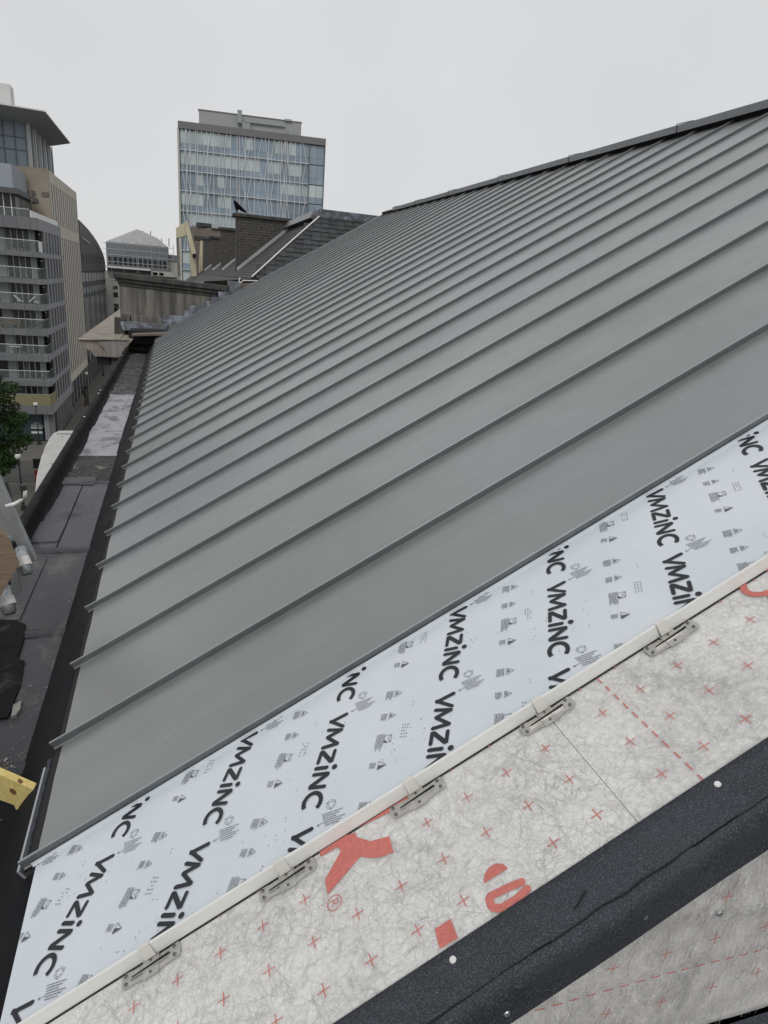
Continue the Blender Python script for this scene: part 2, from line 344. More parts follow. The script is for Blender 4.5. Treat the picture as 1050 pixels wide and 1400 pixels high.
tag(g.build('road_marking',M['signwhite']),kind='structure')

# ------------------------------------------------------------------ own building body
hb=thing('terrace_building',(4,6,GZ),'the building under the zinc roof, wall dropping from the gutter to the street','building')
g=MB(); g.box(-.92,10,-6,14.3,GZ,-1.75); g.build('wall',M['cornice2'],hb)
g=MB(); g.prism([(-.36,-1.75),(4.62,-1.75),(9.6,-1.75),(4.62,1.53)][0:1]+[(9.6,-1.75),(4.62,1.55),(-.36,-1.39)],'y',.7,15.5); g.build('roof_void',M['dark'],hb)
g=MB(); g.prism([(.0,-1.75),(4.62,-1.75),(4.62,-1.15),(.0,-1.15)],'y',-6,.53); g.build('flat_roof_base',M['felt_dark'],hb)

# ------------------------------------------------------------------ standing seam zinc roof
zr=thing('zinc_roof',RP(0,0,0),'pitched grey zinc roof of long trays with standing seams running up to the ridge','roof')
def tray_mesh(seed):
    ns,ny=26,6; g=MB(); vs=[]
    for i in range(ns+1):
        s=.025+(LS-.025)*i/ns
        for j in range(ny+1):
            y=.0016+(PIT-.006)*j/ny
            h=-.0243+.0036*noise.noise(Vector((s*1.6,y*5,seed*7.3)))*math.sin(math.pi*j/ny)
            if j==0: h=-.025
            vs.append(Vector((0,y,0))+S*s+NN*h)
    fs=[(i*(ny+1)+j,(i+1)*(ny+1)+j,(i+1)*(ny+1)+j+1,i*(ny+1)+j+1) for i in range(ns) for j in range(ny)]
    g.add(vs,fs)
    b=len(g.v); e=[Vector((0,y,0))+S*.025+NN*-.025 for y in (0.0016,PIT-.006)]
    g.add([e[0],e[1],e[1]+Vector((-.004,0,-.02)),e[0]+Vector((-.004,0,-.02))],[(0,1,2,3)])
    return g.mesh('zinc_tray',M['zinc'],smooth=True)
def seam_mesh(seed):
    prof=[(-.006,-.0265),(-.006,-.0245),(-.0015,-.0238),(-.0015,-.0135),(-.0045,-.0118),(-.0048,-.0012),(-.004,.0002),(.0012,.0),(.0016,-.0265)]
    g=MB(); n=40; N_=len(prof); vs=[]
    for i in range(n+1):
        s=.0+(LS+.01)*i/n; wob=.0014*noise.noise(Vector((s*2.1,seed*3.7,0)))*(1 if i else 0)
        for (y,h) in prof:
            if i==0: h=h+.002
            up=(h+.0265)/.0265
            vs.append(Vector((0,y+wob*up,0))+S*s+NN*(h))
    fs=[(i*N_+k,(i+1)*N_+k,(i+1)*N_+(k+1)%N_,i*N_+(k+1)%N_) for i in range(n) for k in range(N_)]
    fs+= [tuple(range(N_)),tuple(n*N_+k for k in range(N_-1,-1,-1))]
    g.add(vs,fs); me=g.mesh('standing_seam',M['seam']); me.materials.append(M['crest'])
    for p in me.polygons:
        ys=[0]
        if p.index<n*N_ and p.index%N_ in (0,1,5,6): p.material_index=1  # crest and foot faces get the painted lit tone
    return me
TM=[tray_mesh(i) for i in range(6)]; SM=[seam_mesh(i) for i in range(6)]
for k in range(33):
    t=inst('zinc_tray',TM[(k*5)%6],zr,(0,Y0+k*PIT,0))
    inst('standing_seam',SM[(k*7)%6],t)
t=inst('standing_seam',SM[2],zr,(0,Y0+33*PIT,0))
g=MB(); g.hexa([RP(0,15.55,-.03),RP(LS,15.55,-.03),RP(LS,15.63,-.03),RP(0,15.63,-.03)],[RP(0,15.55,-.005),RP(LS,15.55,-.005),RP(LS,15.63,.0),RP(0,15.63,.0)]); g.build('verge_trim',M['trim'],zr)
g=MB(); g.hexa([RP(0,15.64,-.06),RP(LS,15.64,-.06),RP(LS,15.72,-.06),RP(0,15.72,-.06)],[RP(0,15.64,-.03),RP(LS,15.64,-.03),RP(LS,15.72,-.03),RP(0,15.72,-.03)]); g.build('verge_batten',M['coping'],zr)
g=MB(); q=RP(LS,0,-.03); g.hexa([(q.x+.02,-6,q.z-.03),(q.x+5,-6,q.z-3.0),(q.x+5,15.5,q.z-3.0),(q.x+.02,15.5,q.z-.03)],[(q.x+.02,-6,q.z),(q.x+5,-6,q.z-2.95),(q.x+5,15.5,q.z-2.95),(q.x+.02,15.5,q.z)]); g.build('rear_slope',M['zinc'],zr)
def zsc(pts,w,name='scratch_mark'):
    q=[roofpx(*p) for p in pts]; g=MB()
    for i in range(len(q)-1): g.poly([RP(x,y,-.0225) for x,y in stroke(q[i],q[i+1],w,.1)])
    g.build(name,M['scratch'],zr)
def stroke(a,b,w,ch=.35):
    dx,dy=b[0]-a[0],b[1]-a[1]; L=math.hypot(dx,dy) or 1e-6; ux,uy=dx/L,dy/L; vx,vy=-uy,ux; c=w*ch; h=w/2
    P=lambda t,n:(a[0]+ux*t+vx*n,a[1]+uy*t+vy*n)
    return [P(0,-h+c),P(c,-h),P(L-c,-h),P(L,-h+c),P(L,h-c),P(L-c,h),P(c,h),P(0,h-c)]
M['scratch']=mat('scratched_zinc',(.40,.41,.415),.5,.1,30)
for pts,w in (([(139,905),(138,930),(134,950),(131,965)],.0007),([(212,880),(219,877),(225,870)],.0012),([(216,878),(223,877)],.0008),([(700,565),(760,556),(800,560)],.0006),([(320,770),(335,762)],.001),([(600,640),(640,632),(690,636)],.0006),([(470,800),(475,812)],.0006)): zsc(pts,w)
# eave strip and light drip at the first bay
g=MB(); g.hexa([RP(.0,Y0-.02,-.05),RP(.045,Y0-.02,-.05),RP(.045,15.5,-.05),RP(.0,15.5,-.05)],[RP(.0,Y0-.02,-.032),RP(.045,Y0-.02,-.032),RP(.045,15.5,-.032),RP(.0,15.5,-.032)]); g.build('eave_strip',M['dark'],zr)
# folded drip section left open at the nearest bay: dark channel, rough felt edge, pale lip
et=thing('eave_drip',RP(0,1.1,-.03),'open eave drip, pale metal lip beside rough dark felt at the nearest bay','trim')
g=MB(); g.hexa([RP(-.004,Y0+.0,-.030),RP(.024,Y0+.0,-.030),RP(.024,Y0+.40,-.030),RP(-.002,Y0+.40,-.030)],[RP(-.004,Y0+.0,-.0285),RP(.024,Y0+.0,-.0285),RP(.024,Y0+.40,-.0285),RP(-.002,Y0+.40,-.0285)]); g.build('drip_channel',M['dark'],et)
def ragged(s0,s1,y0,y1,h,m,name,par,amp=.003,n=40,th=.008):
    g=MB(); vs=[];
    for i in range(n+1):
        y=y0+(y1-y0)*i/n; a=amp*(random.random()-.5); b_=amp*(random.random()-.5)
        vs+=[RP(s0+a,y,h),RP(s1+b_,y,h+a*.6),RP(s1+b_,y,h-th),RP(s0+a,y,h-th)]
    fs=[(i*4+k,(i+1)*4+k,(i+1)*4+(k+1)%4,i*4+(k+1)%4) for i in range(n) for k in range(4)]+[(0,1,2,3),(n*4,n*4+1,n*4+2,n*4+3)]
    g.add(vs,fs); return g.build(name,m,par)
ragged(-.014,-.004,Y0-.0,Y0+.39,-.024,M['felt'],'felt_edge',et,.004)
g=MB(); g.hexa([RP(-.021,Y0+.0,-.05),RP(-.015,Y0+.0,-.05),RP(-.015,Y0+.36,-.05),RP(-.021,Y0+.36,-.05)],[RP(-.021,Y0+.0,-.022),RP(-.015,Y0+.0,-.022),RP(-.015,Y0+.36,-.022),RP(-.021,Y0+.36,-.022)]); g.build('pale_lip',M['trim'],et)

# ridge cap
rc=thing('ridge_cap',RP(LS,6,0),'dark folded zinc ridge capping with strapped joints along the top of the roof','ridge cap')
ye=[-2,.1,2.1,4.0,5.87,7.72,9.6,11.5,13.2,14.62]
def cap(y0,y1,lift):
    a=RP(LS-.15,0,.028+lift); b=Vector((a.x,0,a.z+.062)); c=(a.x+.15,b.z+.05); 
    prof=[(a.x,a.z),(b.x,b.z),c,(c[0]+.13,b.z),(c[0]+.13,a.z),(c[0]+.12,a.z),(c[0]+.12,b.z-.004),(c[0],c[1]-.006),(b.x+.006,b.z-.004),(a.x+.006,a.z)]
    g=MB(); g.prism(prof,'y',y0,y1); return g
for i in range(len(ye)-1):
    p=cap(ye[i]+.004,ye[i+1]-.004,(i%3-1)*.001).build('cap_section',M['cap'],rc)
    a=RP(LS-.15,0,.02); b=Vector((a.x-.004,0,a.z+.072)); y=ye[i+1]
    g=MB(); g.tube([(a.x-.006,y,a.z),(b.x-.006,y+.01,b.z+.004),(b.x+.14,y-.03,b.z+.047)],.004,5); g.build('joint_strap',M['lamp'],p)
g=MB(); a=RP(LS-.10,0,-.02); b=RP(LS-.12,0,.04); g.prism([(a.x,a.z),(b.x,b.z),(b.x+.15,b.z),(b.x+.15,a.z)],'y',-2,15.5); g.build('vent_strip',M['dark'],rc)
g=MB(); q=RP(LS,0,-.02); g.hexa([(q.x-.1,14.62,q.z-.03),(q.x+.1,14.62,q.z-.03),(q.x+.1,15.6,q.z-.03),(q.x-.1,15.6,q.z-.03)],[(q.x-.1,14.62,q.z+.02),(q.x+.05,14.62,q.z+.05),(q.x+.05,15.6,q.z+.05),(q.x-.1,15.6,q.z+.02)]); g.build('end_piece',M['cap'],rc)

# ------------------------------------------------------------------ tray still under protective film
YB,YT=Y0-PIT+.011,Y0-.0065
ft=thing('filmed_zinc_tray',RP(0,1.1,0),'zinc tray still under pale blue film printed with repeated black brand name','roof tray')
SR=2.75
g=MB(); ns,ny=40,5; vs=[]
for i in range(ns+1):
    s=.028+(SR-.028)*i/ns
    for j in range(ny+1):
        y=YB+.002+(YT-YB-.002)*j/ny; h=-.0262+(.0016*noise.noise(Vector((s*3,y*6,1.7))) if 0<j<ny else 0)
        vs.append(RP(s,y,h))
g.add(vs,[(i*(ny+1)+j,(i+1)*(ny+1)+j,(i+1)*(ny+1)+j+1,i*(ny+1)+j+1) for i in range(ns) for j in range(ny)])
g.add([RP(.028,YB,-.0262),RP(.028,YT,-.0262),RP(.026,YT,-.045),RP(.026,YB,-.045)],[(0,1,2,3)])
g.build('tray_sheet',M['film'],ft,smooth=True)
g=MB(); pr=[(YT-.004,-.0258),(YT-.0005,-.0250),(YT+.0,-.018),(YT+.002,-.018),(YT+.002,-.026)]
g.extr(None,[RP(.02,y,h) for y,h in pr],[RP(SR,y,h) for y,h in pr]); g.build('film_return',M['film'],ft)
g=MB(); pr=[(YB-.006,-.0285),(YB-.003,-.001),(YB-.001,.0),(YB+.0015,.0),(YB+.0025,-.003),(YB+.0025,-.0258)]
def seg(a,b): 
    g.extr(None,[RP(a,y,h) for y,h in pr],[RP(b,y,h) for y,h in pr])
seg(.028,.62);seg(.6215,1.185);seg(1.1865,1.75);seg(1.7515,SR)
g.build('side_upstand',M['film_side'],ft)
g=MB(); pr=[(YB-.009,-.0288),(YB-.0055,-.0285),(YB-.0055,-.0268),(YB-.009,-.0276)]
g.extr(None,[RP(.028,y,h) for y,h in pr],[RP(SR,y,h) for y,h in pr]); g.build('upstand_foot',M['dark'],ft)
# print on the film (flat): strokes are convex pieces clipped to the sheet
def clip(poly,lo,hi,slo=.03,shi=SR-.01):
    for ax,lim,sgn in ((1,lo,1),(1,hi,-1),(0,slo,1),(0,shi,-1)):
        out_=[]; 
        for i in range(len(poly)):
            a,b=poly[i],poly[(i+1)%len(poly)]; da=(a[ax]-lim)*sgn; db=(b[ax]-lim)*sgn
            if da>=0: out_.append(a)
            if (da>=0)!=(db>=0):
                t=da/(da-db); out_.append((a[0]+(b[0]-a[0])*t,a[1]+(b[1]-a[1])*t))
        poly=out_
        if len(poly)<3: return None
    return poly
def stroke(a,b,w,ch=.35):
    dx,dy=b[0]-a[0],b[1]-a[1]; L=math.hypot(dx,dy) or 1e-6; ux,uy=dx/L,dy/L; vx,vy=-uy,ux; c=w*ch; h=w/2
    P=lambda t,n:(a[0]+ux*t+vx*n,a[1]+uy*t+vy*n)
    return [P(0,-h+c),P(c,-h),P(L-c,-h),P(L,-h+c),P(L,h-c),P(L-c,h),P(c,h),P(0,h-c)]
def ext(a,b,e):
    L=math.hypot(b[0]-a[0],b[1]-a[1]); u=((b[0]-a[0])/L,(b[1]-a[1])/L); return (a[0]-u[0]*e,a[1]-u[1]*e),(b[0]+u[0]*e,b[1]+u[1]*e)
DV=Vector((-.513,-.858)).normalized(); UV=Vector((-DV.y,DV.x))   # reading direction, letter-up, in (s,Y)
def L2(o,p,sc): v=Vector(o)+DV*p[0]*sc+UV*p[1]*sc; return (v.x,v.y)
def glyphs():
    W=.225; out_=[]
    def st(a,b,w=W): out_.append(stroke(*ext(a,b,.0),w))
    st((.02,1.02),(.50,-.02)); st((.92,1.02),(.36,-.04),.2)
    st((.98,-.02),(1.12,1.0),.21); st((1.06,1.0),(1.52,.08)); st((1.44,.1),(2.02,1.0),.2); st((1.96,1.0),(2.14,-.02))
    st((2.3,.9),(3.12,.9),.2); st((3.1,.92),(2.34,.1),.24); st((2.3,.1),(3.14,.1),.2)
    st((3.38,-.02),(3.38,.82)); d=[(3.40+.155*math.cos(t*math.pi/5),1.17+.155*math.sin(t*math.pi/5)) for t in range(10)]; out_.append(d)
    st((3.74,-.02),(3.74,1.0),.21); st((3.72,.98),(4.48,.02),.25); st((4.47,0),(4.47,1.02),.21)
    pts=[(5.28+.5*math.cos(R_(a)),.5+.46*math.sin(R_(a))) for a in range(52,309,16)]
    for i in range(len(pts)-1): out_.append(stroke(*ext(pts[i],pts[i+1],.02),.225,.1))
    return out_
GL=glyphs()
def decal(polys,h,name,m,par,lo,hi,shi=SR-.01):
    g=MB(); k=0
    for p in polys:
        c=clip(p,lo,hi,shi=shi)
        if c: g.poly([RP(x,y,h+.00002*(k%14)) for x,y in c]); k+=1
    if g.f: o=g.build(name,m,par); (o.__setitem__('kind','stuff') if name in('printed_symbols','printed_notice','scuff_marks') else None); return o
SC=.0425
starts=[]
for k in range(-1,5):
    for A in ((.242,1.228),(.615,1.342)):
        for n_ in range(-2,4): starts.append((A[0]+.591*k-.144*n_,A[1]-.241*n_-.002*k))
def cell(o):
    """small print: recycling mark, notice, arrow; then warning marks beside the word"""
    P=[]; T=.0009
    def ln(a,b,w=T): P.append(stroke(L2(o,a,1),L2(o,b,1),w,.1))
    ln((-.009,.021),(-.002,.008),.0011); ln((-.002,.008),(-.0062,.0095),.0011); ln((-.002,.008),(-.0018,.0125),.0011)
    c0=(-.047,.026)
    for a in range(3):
        t=R_(a*120+90)
        for da,db in ((-.9,-.1),(.1,.75)):
            for rr in (.0068,.0105): ln((c0[0]+rr*math.cos(t+da),c0[1]+rr*math.sin(t+da)),(c0[0]+rr*math.cos(t+db),c0[1]+rr*math.sin(t+db)))
        ln((c0[0]+.0065*math.cos(t+.75),c0[1]+.0065*math.sin(t+.75)),(c0[0]+.0125*math.cos(t+.85),c0[1]+.0125*math.sin(t+.85)),.0012)
    for i in range(6):
        t=0; L=.044-.008*(i%3)
        while t<L:
            d_=random.choice((.002,.003,.0045)); q0=(-.0245-.012*(t/.045)+.0046*i,.012+t+.0028*i); t2=min(t+d_,L); q1=(-.0245-.012*(t2/.045)+.0046*i,.012+t2+.0028*i)
            ln(q0,q1,.0019); t+=d_+.0009
    return P
def cell2(o,seed):
    random.seed(seed); P=[]; T=.0009
    def W(ds,dy): # (s,Y) offset -> frame coordinates
        v=Vector((ds,dy)); return (v.dot(DV),v.dot(UV))
    def ln(a,b,w=T): P.append(stroke(L2(o,a,1),L2(o,b,1),w,.1))
    def txt(c,n,L,gap=.0036):
        for i in range(n):
            t=0; ll=L*(1-.25*random.random())
            while t<ll:
                d=random.choice((.0018,.003,.005)); ln((c[0]-L/2+t,c[1]+gap*(n/2-i)),(c[0]-L/2+min(t+d,ll),c[1]+gap*(n/2-i)),.0014); t+=d+.0008
    def tri(c,r,fill=False,inner=0):
        v=[(c[0]+r*math.cos(R_(a)),c[1]+r*math.sin(R_(a))) for a in (90,210,330)]
        for i in range(3): ln(v[i],v[(i+1)%3],.001)
        if fill: P.append([L2(o,v[0],1),L2(o,(c[0],c[1]-r*.5),1),L2(o,v[2],1)][::1])
        if inner:
            for k in range(3): ln((c[0]-.004+.003*k,c[1]-.004),(c[0]-.001+.002*k,c[1]+.002),.0013)
    c=(-.034,.119); tri(c,.011,inner=1); txt((c[0]+.003,c[1]-.021),6,.026,.003)
    c=(.029,.117); tri(c,.010,inner=1); txt((c[0]+.002,c[1]-.020),5,.020,.003)
    c=(.091,.121)
    for a,b in (((-.009,-.008),(.009,-.008)),((.009,-.008),(.009,.008)),((.009,.008),(-.009,.008)),((-.009,.008),(-.009,-.008)),((-.009,.008),(0,0)),((0,0),(.009,.008))):
        ln((c[0]+a[0],c[1]+a[1]),(c[0]+b[0],c[1]+b[1]),.001)
    P.append([L2(o,(c[0]+.002,c[1]-.008),1),L2(o,(c[0]+.009,c[1]-.008),1),L2(o,(c[0]+.009,c[1]+.002),1)])
    txt((c[0]+.008,c[1]-.020),6,.044,.0032)
    c=(.156,.119); tri(c,.012,fill=True); txt((c[0],c[1]-.021),5,.016,.003)
    c=(.074,.145)
    for i in range(5):
        for j in range(3): 
            if random.random()<.85: ln((c[0]-.016+.008*i,c[1]+.006+.006*j),(c[0]-.0135+.008*i,c[1]+.006+.006*j),.0024)
    c=(-.003,.164); ln((c[0],c[1]),(c[0]+.002,c[1]),.002); ln((c[0]+.009,c[1]+.001),(c[0]+.011,c[1]+.001),.002)
    return P
for i,o_ in enumerate(starts):
    decal([[L2(o_,p,SC) for p in [(q[0],q[1]-1.0) for q in gl]] for gl in GL],-.0246,'printed_word',M['ink'],ft,YB+.006,YT-.002)
    decal(cell(o_),-.0245,'printed_notice',M['ink2'],ft,YB+.006,YT-.002)
    if True: decal(cell2(o_,i),-.0245,'printed_symbols',M['ink2'],ft,YB+.006,YT-.002)
random.seed(11)
# scuffs: short dark flecks on the film
fl=[]
for k in range(150):
    c=random.choice([(.42,1.0),(.33,.98),(.75,1.17),(.95,1.05),(1.15,1.22),(1.33,1.1),(.2,1.2),(.62,1.03)]); s_=c[0]+random.gauss(0,.045); y_=c[1]+random.gauss(0,.03); a=random.random()*3.1; L=random.uniform(.001,.004)
    fl.append(stroke((s_,y_),(s_+L*math.cos(a),y_+L*math.sin(a)),.0011,.1))
decal(fl,-.0244,'scuff_marks',M['ink2'],ft,YB+.006,YT-.002)

# ------------------------------------------------------------------ stainless sliding clips
def clip_thing(s,label,first=[None]):
    if first[0] is None:
        c=thing('fixing_clip',RP(s,YB-.015,-.0265),label,'roof clip','stainless clips along the white upstand')
        B=lambda s0,s1,y0,y1,h0,h1: MB().hexa([RP(s+s0,YB-.004+y0,h0),RP(s+s1,YB-.004+y0,h0),RP(s+s1,YB-.004+y1,h0),RP(s+s0,YB-.004+y1,h0)],[RP(s+s0,YB-.004+y0,h1),RP(s+s1,YB-.004+y0,h1),RP(s+s1,YB-.004+y1,h1),RP(s+s0,YB-.004+y1,h1)])
        h0,h1=-.0262,-.0248
        g=MB(); ol=[(-.058,-.030),(-.052,-.035),(-.030,-.035),(-.016,-.0375),(.016,-.0375),(.030,-.035),(.052,-.035),(.058,-.030),(.058,-.010),(.053,-.0065),(.02,-.0105),(-.02,-.0105),(-.053,-.0065),(-.058,-.010)]
        g.extr(None,[RP(s+a,YB+b-.004,h0) for a,b in ol],[RP(s+a,YB+b-.004,h1) for a,b in ol]); g.build('base_plate',M['clip'],c,bev=.0006)
        g=B(-.016,.016,-.041,-.0052,h1,h1+.0016); g.build('raised_plate',M['clip'],c,bev=.0006)
        g=MB(); g.hexa([RP(s-.011,YB-.0105,-.022),RP(s+.011,YB-.0105,-.022),RP(s+.011,YB-.004,.0008),RP(s-.011,YB-.004,.0008)],[RP(s-.011,YB-.0118,-.022),RP(s+.011,YB-.0118,-.022),RP(s+.011,YB-.0052,.0016),RP(s-.011,YB-.0052,.0016)])
        g.hexa([RP(s-.011,YB-.0050,.0006),RP(s+.011,YB-.0050,.0006),RP(s+.011,YB+.003,.0006),RP(s-.011,YB+.003,.0006)],[RP(s-.011,YB-.0050,.0018),RP(s+.011,YB-.0050,.0018),RP(s+.011,YB+.003,.0018),RP(s-.011,YB+.003,.0018)]); g.build('upright_tab',M['tab'],c)
        g=MB(); P=[(-.038,-.0225),(-.030,-.0245),(.030,-.0205),(.038,-.0185),(.036,-.0165),(-.036,-.0205)]; 
        g.extr(None,[RP(s+a,YB+b-.004,h1+.0006) for a,b in P],[RP(s+a,YB+b-.004,h1+.0022) for a,b in P]); g.build('slot',M['dark'],c)
        g=MB(); P=[(-.040,-.0255),(.034,-.0245),(.034,-.0235),(-.040,-.0245)]; g.extr(None,[RP(s+a,YB+b-.004,h1+.0006) for a,b in P],[RP(s+a,YB+b-.004,h1+.003) for a,b in P]); g.build('slot_lip',M['clip'],c)
        for a,b in ((-.049,-.028),(-.050,-.012),(.0,-.033),(0,-.011),(.047,-.028),(.046,-.0115)):
            g=MB(); P=[(a+.0038*math.cos(t*math.pi/5),b+.0038*math.sin(t*math.pi/5)) for t in range(10)]; Q=[(a+(x-a)*.7,b+(y-b)*.7) for x,y in P]
            g.extr(None,[RP(s+x,YB+y-.004,h1) for x,y in P],[RP(s+x,YB+y-.004,h1+.003) for x,y in Q]); sc=g.build('screw',M['screw'],c)
            g=MB(); P=[(a+.0014*math.cos(t*math.pi/3),b+.0014*math.sin(t*math.pi/3)) for t in range(6)]; g.extr(None,[RP(s+x,YB+y-.004,h1+.0028) for x,y in P],[RP(s+x,YB+y-.004,h1+.0034) for x,y in P]); g.build('screw_recess',M['dark'],sc)
        first[0]=(c,s); return c
    c0,s0=first[0]; c=copy_tree(c0); c.location=Vector(c0.location)+S*(s-s0); c['label']=label; return c
for s,lb in ((.342,'stainless fixing clip nearest the bottom left corner of the white upstand'),(.619,'stainless fixing clip on the white upstand just left of the big red letter K'),
             (.895,'stainless fixing clip on the white upstand at the top of the big red letter K'),(1.182,'stainless fixing clip on the white upstand where the thin membrane joint begins'),
             (1.469,'stainless fixing clip furthest up the white upstand, with red print showing beneath it')): clip_thing(s,lb)

# ------------------------------------------------------------------ underlay membrane
YC=.558
mb=thing('roof_membrane',RP(.9,.75,-.03),'pale grey fibrous roofing underlay with red crosses between the white upstand and black strip','membrane')
def sheet(s0,s1,y0,y1,h,name,m,par,amp=.0016,ns=60,ny=14):
    g=MB(); vs=[]
    for i in range(ns+1):
        for j in range(ny+1):
            s=s0+(s1-s0)*i/ns; y=y0+(y1-y0)*j/ny
            vs.append(RP(s,y,h+amp*noise.noise(Vector((s*5,y*5,3)))+amp*.35*noise.noise(Vector((s*22,y*22,9)))))
    g.add(vs,[(i*(ny+1)+j,(i+1)*(ny+1)+j,(i+1)*(ny+1)+j+1,i*(ny+1)+j+1) for i in range(ns) for j in range(ny)])
    g.extr(None,[RP(s0,y0,h-.002-amp),RP(s1,y0,h-.002-amp),RP(s1,y1,h-.002-amp),RP(s0,y1,h-.002-amp)],[RP(s0,y0,h-.02),RP(s1,y0,h-.02),RP(s1,y1,h-.02),RP(s0,y1,h-.02)])
    return g.build(name,m,par,smooth=True)
sheet(.03,1.183,.5605,1.0,-.0298,'membrane_sheet',M['membrane'],mb)
sheet(1.1845,3.2,.5605,1.0,-.0308,'membrane_sheet',M['membrane'],mb)
def fibres(fn,u0,u1,v0,v1,n,name,par,w_=.00017,vert=False):
    rnd=random.Random(17); g=MB()
    for k in range(n):
        while True:
            u=rnd.uniform(u0,u1); v=rnd.uniform(v0,v1)
            if vert and v>(u-X0)*math.tan(TH)+Z0-.14: continue
            if noise.noise(Vector((u*6,v*6,4)))*.5+noise.noise(Vector((u*15,v*15,9)))*.35+rnd.random()>.45: break
        a=rnd.gauss(1.45,.28) if vert else rnd.uniform(0,6.28); L=rnd.uniform(.012,.055); c=rnd.gauss(0,15); ns=5; x,y=u,v; pts=[]
        for i in range(ns+1):
            pts.append((x,y,a)); x+=L/ns*math.cos(a); y+=L/ns*math.sin(a); a+=c*L/ns
        w=w_*rnd.uniform(.5,1.3); vs=[]
        for (x,y,a) in pts: vs+=[fn(x-w*math.sin(a),y+w*math.cos(a)),fn(x+w*math.sin(a),y-w*math.cos(a))]
        g.add(vs,[(2*i,2*i+1,2*i+3,2*i+2) for i in range(ns)])
    o=g.build(name,M['fibre'],par); o['kind']='stuff'
M['fibre']=mat('dark_fibre',(.50,.49,.475),.8,.3,30)
fibres(lambda s,y:RP(s,y,-.0276),.2,2.0,.64,.92,9500,'surface_fibres',mb)
def cross(c,r,a=0): 
    o=[]
    for t in (a,a+math.pi/2): o.append(stroke((c[0]-r*math.cos(t),c[1]-r*math.sin(t)),(c[0]+r*math.cos(t),c[1]+r*math.sin(t)),.0017,.1))
    return o
HM=-.0273
for i in range(-12,16):
    for j,y in enumerate((.932,.850,.769,.688,.606)):
        if i>=0: s=1.265+.0832*i
        else: s=1.141+.0832*(i+1); y+=.006*(1.14-s)+.002
        if .70<s<.86 and y>.8: continue
        if .92<s<1.0 and y<.72: continue
        if .80<s<.87 and y<.65: continue
        decal(cross((s,y),.0115,random.uniform(-.06,.06)),HM,'printed_cross',M['red'],mb,.5,.95,3)
for k in range(11):
    y=.926-.0272*k; decal([stroke((1.3055,y),(1.3055,y-.0165),.0026,.1)],HM,'printed_dash',M['red'],mb,.5,.95,3)
def pxpoly(pts): return [roofpx(*p) for p in pts]
def redpart(polys,name='printed_letter',hh=HM): decal(polys,hh,name,M['red'],mb,.5,.9315,3)
redpart([pxpoly([(436,1160),(470,1120),(560,1070),(566,1096),(556,1099),(504,1124)]),pxpoly([(433,1150),(458,1140),(463,1157),(438,1171)]),
  pxpoly([(452,1148),(486,1138),(492,1171),(448,1223),(444,1203),(466,1163)]),pxpoly([(480,1142),(507,1150),(510,1173),(490,1171)]),pxpoly([(506,1150),(532,1143),(538,1165),(522,1171),(508,1173)])],'printed_letter_k')
c=roofpx(457,1234); ring=[(c[0]+.0135*math.cos(R_(a)),c[1]+.0135*math.sin(R_(a))) for a in range(0,361,24)]
rg=[stroke(ring[i],ring[i+1],.0017,.1) for i in range(len(ring)-1)]
a_=lambda u,v:(c[0]+v,c[1]-u)
rg+=[stroke(a_(-.005,-.007),a_(-.005,.007),.0018),stroke(a_(-.005,.0065),a_(.003,.0065),.0018),stroke(a_(.003,.0065),a_(.003,.0005),.0018),stroke(a_(-.005,0),a_(.003,0),.0018),stroke(a_(-.001,0),a_(.005,-.007),.0018)]
redpart(rg,'registered_mark')
redpart([pxpoly([(661,1208),(662,1196),(668,1186),(678,1180),(688,1181),(694,1187)])])
def band(pts,w): 
    q=[roofpx(*p) for p in pts]; return [stroke(*ext(q[i],q[i+1],.0035),w,.3) for i in range(len(q)-1)]
redpart(band([(715,1205),(697,1212),(668,1226),(672,1240),(684,1242),(706,1229),(722,1214)],.0125))
redpart([pxpoly([(594,1270),(616,1256),(626,1282),(601,1297)])])
ov=[(1042+27*math.cos(R_(a)),795+17*math.sin(R_(a))-.5*27*math.cos(R_(a))*.4) for a in range(0,361,30)]
redpart(band(ov,.013)); redpart([pxpoly([(1048,812),(1075,800),(1085,820),(1056,832)])])
redpart([pxpoly([(858,884),(880,869),(872,884),(866,888)]),pxpoly([(905,872),(922,862),(914,872),(904,878)])])

# ------------------------------------------------------------------ black felt strip over the roof edge
fs=thing('felt_strip',RP(1,.6,-.02),'black granular bitumen strip folded over the edge of the underlay, pinned with pale nails','flashing')
g=MB(); n=110; prof=[(.640,-.0265),(.6395,-.0235),(.62,-.0228),(.59,-.0222),(.5625,-.0215),(.5565,-.0235),(.5535,-.030),(.5525,-.05),(.5525,-.08),(.5525,-.1)]
vs=[]
for i in range(n+1):
    s=.1+(3.0-.1)*i/n
    for k,(y,h) in enumerate(prof):
        w_=noise.noise(Vector((s*5,k*.25,2)))
        w2=noise.noise(Vector((s*11,0,5)))
        p=RP(s,y,h) if k<7 else RP(s,y,-.03)+Vector((0,0,(h+.03)*1.22))
        if 2<=k<=5: p+=NN*(.0024*w_+.0016*w2)+Vector((0,.004*w2 if k>=4 else 0,0))
        if k>=6: p+=Vector((0,-.003+.004*w_,.0045*w2 if k<8 else .0))
        vs.append(p)
K=len(prof); g.add(vs,[(i*K+k,(i+1)*K+k,(i+1)*K+k+1,i*K+k+1) for i in range(n) for k in range(K-1)])
g.build('strip_sheet',M['felt'],fs,smooth=True)
